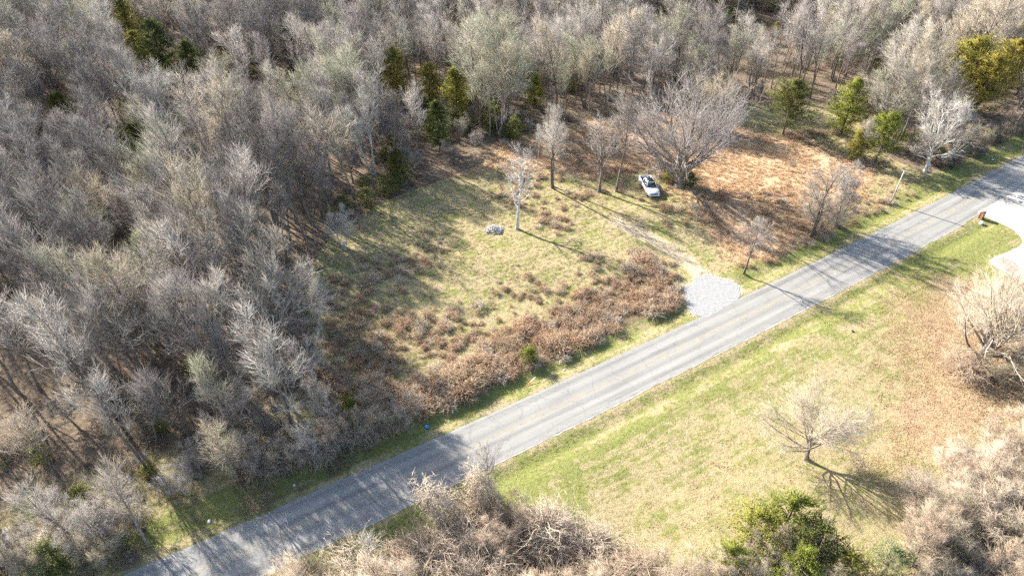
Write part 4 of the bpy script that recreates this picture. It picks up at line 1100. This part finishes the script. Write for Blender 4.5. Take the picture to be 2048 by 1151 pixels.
def brick_mat():
    mm, ns, L, b = mat_new('red_brick', .9, .2)
    tcn = N(ns, 'ShaderNodeTexCoord'); br = N(ns, 'ShaderNodeTexNoise'); br.inputs['Scale'].default_value = 9
    L.new(tcn.outputs['Object'], br.inputs['Vector']); rr = ramp(ns, [(.35, (.22, .11, .07)), (.65, (.34, .185, .12))]); L.new(br.outputs['Fac'], rr.inputs[0]); L.new(rr.outputs[0], b.inputs['Base Color']); return mm
M_brick = brick_mat()
M_mortar = plain('mortar', (.45, .42, .38), .9, .1)
M_white = plain('white_plastic', (.78, .78, .77), .5, .4)
b0 = np.array(at(1961, 436)); yaw = math.radians(33)
mbx = tag(empty('brick_mailbox', (b0[0], b0[1], gz(*b0)), yaw), 'red brick mailbox pillar at the corner of the concrete driveway', 'mailbox')
m = MB(); m.box((0, 0, .55), (.60, .60, 1.3)); link('core', m.me('core', M_mortar), mbx)
bme = MB(); bme.box((0, 0, 0), (.205, .11, .08)); bme = bme.me('brick', M_brick)
stk = MB()
for row in range(13):
    zc = .06 + row * .095
    for side in range(4):
        for c in range(3):
            o_ = (c - 1) * .216 + (.05 if row % 2 else -.05)
            a = side * PI / 2
            cx, cy = (o_ * math.cos(a) - (-.265) * math.sin(a)), (o_ * math.sin(a) + (-.265) * math.cos(a))
            stk.box((cx, cy, zc), (.205, .11, .08), a)
tag(link('brickwork', stk.me('brickwork', M_brick), mbx), kind='stuff')
m = MB(); m.box((0, 0, 1.26), (.74, .74, .08)); m.loft([[(sx * w_, sy * w_, z_) for sx, sy in ((-1, -1), (1, -1), (1, 1), (-1, 1))] for w_, z_ in ((.34, 1.30), (.18, 1.42))]); link('cap', m.me('cap', M_brick), mbx)
m = MB(); m.box((0, -.33, .92), (.30, .06, .26)); m.box((0, .33, .92), (.30, .06, .26)); link('mailbox_door', m.me('mailbox_door', M_white), mbx)
b1 = np.array(at(1963, 446))
wb_ = tag(empty('utility_box', (b1[0], b1[1], gz(*b1)), yaw), 'low white utility box on the grass below the brick mailbox', 'utility box')
m = MB(); m.box((0, 0, .16), (.62, .42, .36)); link('housing', m.me('housing', M_white), wb_)
m = MB(); m.box((0, 0, .36), (.68, .48, .05)); link('lid', m.me('lid', M_white), wb_)
b2 = np.array(at(2029, 402))
ps = tag(empty('mailbox_post', (b2[0], b2[1], gz(*b2)), yaw + .3), 'white mailbox post leaning at the far corner of the driveway', 'mailbox')
m = MB(); m.box((0, 0, .6), (.13, .13, 1.3)); link('post', m.me('post', M_white), ps)
m = MB(); m.box((0, -.10, 1.22), (.14, .75, .12)); link('arm', m.me('arm', M_white), ps)
m = MB(); th = np.linspace(0, PI, 9)
m.loft([[(.14 * math.cos(t), y, 1.40 + .13 * math.sin(t)) for t in th] + [(-.14, y, 1.28), (.14, y, 1.28)] for y in (-.5, .12)]); link('box', m.me('box', M_white), ps)
b3 = np.array(at(2037, 404))
m = MB(); th = np.arange(10) * 2 * PI / 10
m.loft([[(q * math.cos(t) * .42, q * math.sin(t) * .30, z_) for t in th] for q, z_ in ((.9, -.05), (1, .12), (.75, .26), (.3, .32))])
tag(link('landscape_rock', m.me('landscape_rock', M_stone), None, (b3[0], b3[1], gz(*b3)), .4), 'white rounded rock at the foot of the white mailbox post', 'rock')

# fallen marker post, litter, stump
M_orange = plain('orange_plastic', (.62, .15, .04), .5, .3)
e0, e1 = np.array(at(1054, 769)), np.array(at(1071, 757))
mk = tag(empty('marker_post', (e0[0], e0[1], gz(*e0) + .10), math.atan2(*(e1 - e0)[::-1])), 'white and orange marker post tilted over in the verge grass', 'marker post')
Lm = float(np.linalg.norm(e1 - e0))
m = MB(); m.tube([(Lm * .42, 0, .16), (Lm, 0, .42)], [.055, .055], 8); link('upper_tube', m.me('upper_tube', M_white), mk)
m = MB(); m.tube([(0, 0, 0), (Lm * .42, 0, .16)], [.05, .056], 8); link('lower_tube', m.me('lower_tube', M_orange), mk)
M_blue = plain('blue_plastic', (.04, .20, .62), .5, .4)
def crumple(name, px, py, s, mat, label, cat, seed):
    rr = np.random.default_rng(seed); q = np.array(at(px, py)); m = MB(); th = np.arange(9) * 2 * PI / 9
    m.loft([[(math.cos(t) * s * w_ * rr.uniform(.6, 1.2), math.sin(t) * s * w_ * rr.uniform(.5, 1), z_ * s * rr.uniform(.7, 1.2)) for t in th] for w_, z_ in ((.6, 0), (1, .25), (.8, .6), (.35, .8))])
    return tag(link(name, m.me(name, mat), None, (q[0], q[1], gz(*q) + .08), rr.random() * 6), label, cat)
crumple('plastic_bag', 854, 852, .34, M_blue, 'crumpled blue plastic bag in the grass below the brambles', 'litter', 1)
crumple('plastic_bag', 1128, 738, .14, M_white, 'tiny white scrap of litter on the verge right of the marker post', 'litter', 2)
crumple('plastic_bag', 1986, 318, .22, M_white, 'white litter at the foot of the far right scrub', 'litter', 3)
crumple('plastic_bag', 262, 1118, .30, M_white, 'white litter beside the road in the bottom left corner', 'litter', 4)
crumple('plastic_bag', 418, 1040, .24, M_white, 'white litter at the foot of a bottom left roadside tree', 'litter', 5)
crumple('plastic_bag', 588, 968, .20, M_white, 'small white litter below the scrub by the shaded road', 'litter', 6)
crumple('tree_stump', 1703, 664, .24, M_cedarbark, 'small dark stump on the lawn edge below the tree shadow', 'stump', 7)
M_pink = plain('pink_flagging', (.75, .12, .22), .6, .2)
q = np.array(at(748, 627))
fl = tag(empty('survey_flag', (q[0], q[1], gz(*q)), .4), 'small pink survey flag among weeds beside the shaded wood edge', 'flag')
m = MB(); m.tube([(0, 0, -.1), (0, 0, 1.25)], [.02, .015], 5); link('stake', m.me('stake', M_wood), fl)
m = MB(); m.loft([[(0, 0, .75), (0, .02, .75), (0, .02, 1.25), (0, 0, 1.25)], [(.22, .02, .70), (.22, .05, .70), (.22, .05, 1.18), (.22, .02, 1.18)], [(.40, -.03, .66), (.40, 0, .66), (.40, 0, 1.08), (.40, -.03, 1.08)]]); link('ribbon', m.me('ribbon', M_pink), fl)

# rubble pile: separate stones heaped on the grass
def stone_me(seed):
    import bmesh
    rr = np.random.default_rng(seed); bm = bmesh.new(); bmesh.ops.create_icosphere(bm, subdivisions=1, radius=1)
    for v in bm.verts: v.co *= rr.uniform(.7, 1.15)
    for v in bm.verts: v.co.z *= .7
    me = bpy.data.meshes.new('rock'); bm.to_mesh(me); bm.free(); me.materials.append(M_stone); return me
STONES = [stone_me(i) for i in range(5)]
q = np.array(at(988, 460))
pile = tag(empty('rubble_pile', (q[0], q[1], gz(*q)), .2), 'heap of white limestone rubble on the grass left of the lone pale tree', 'rubble pile')
rr = np.random.default_rng(5)
for i in range(170):
    a = rr.random() * 6.28; d = math.sqrt(rr.random()); s = rr.uniform(.07, .20) * (1.25 - .5 * d)
    x, y = d * math.cos(a) * 1.75, d * math.sin(a) * 1.4
    o_ = link('rock', STONES[i % 5], pile, (x, y, .02 + 1.0 * (1 - d) ** 1.1 * (1 + .35 * math.cos(a + 2)) * rr.uniform(.75, 1)), rr.random() * 6, s)
    o_.rotation_euler = (rr.random() * 6, rr.random() * 6, rr.random() * 6)
# loose stones along the edges of the gravel apron
gp = []
for a, b_ in zip(GRAVEL, np.roll(GRAVEL, -1, 0)):
    n = int(np.linalg.norm(b_ - a) * 11)
    for k in range(n): gp.append(a + (b_ - a) * rr.random() + rr.normal(0, .55, 2))
gp = np.array(gp); gp = gp[(road_off(gp) > 3.7)]
scatter('loose_stones', np.column_stack([gp, ground_z(gp) + .03]), rr.random(len(gp)) * 6, rr.uniform(.03, .10, len(gp)) ** 1.0, rr.integers(0, 5, len(gp)), STONES, 'pale broken stones strewn round the rim of the gravel apron')
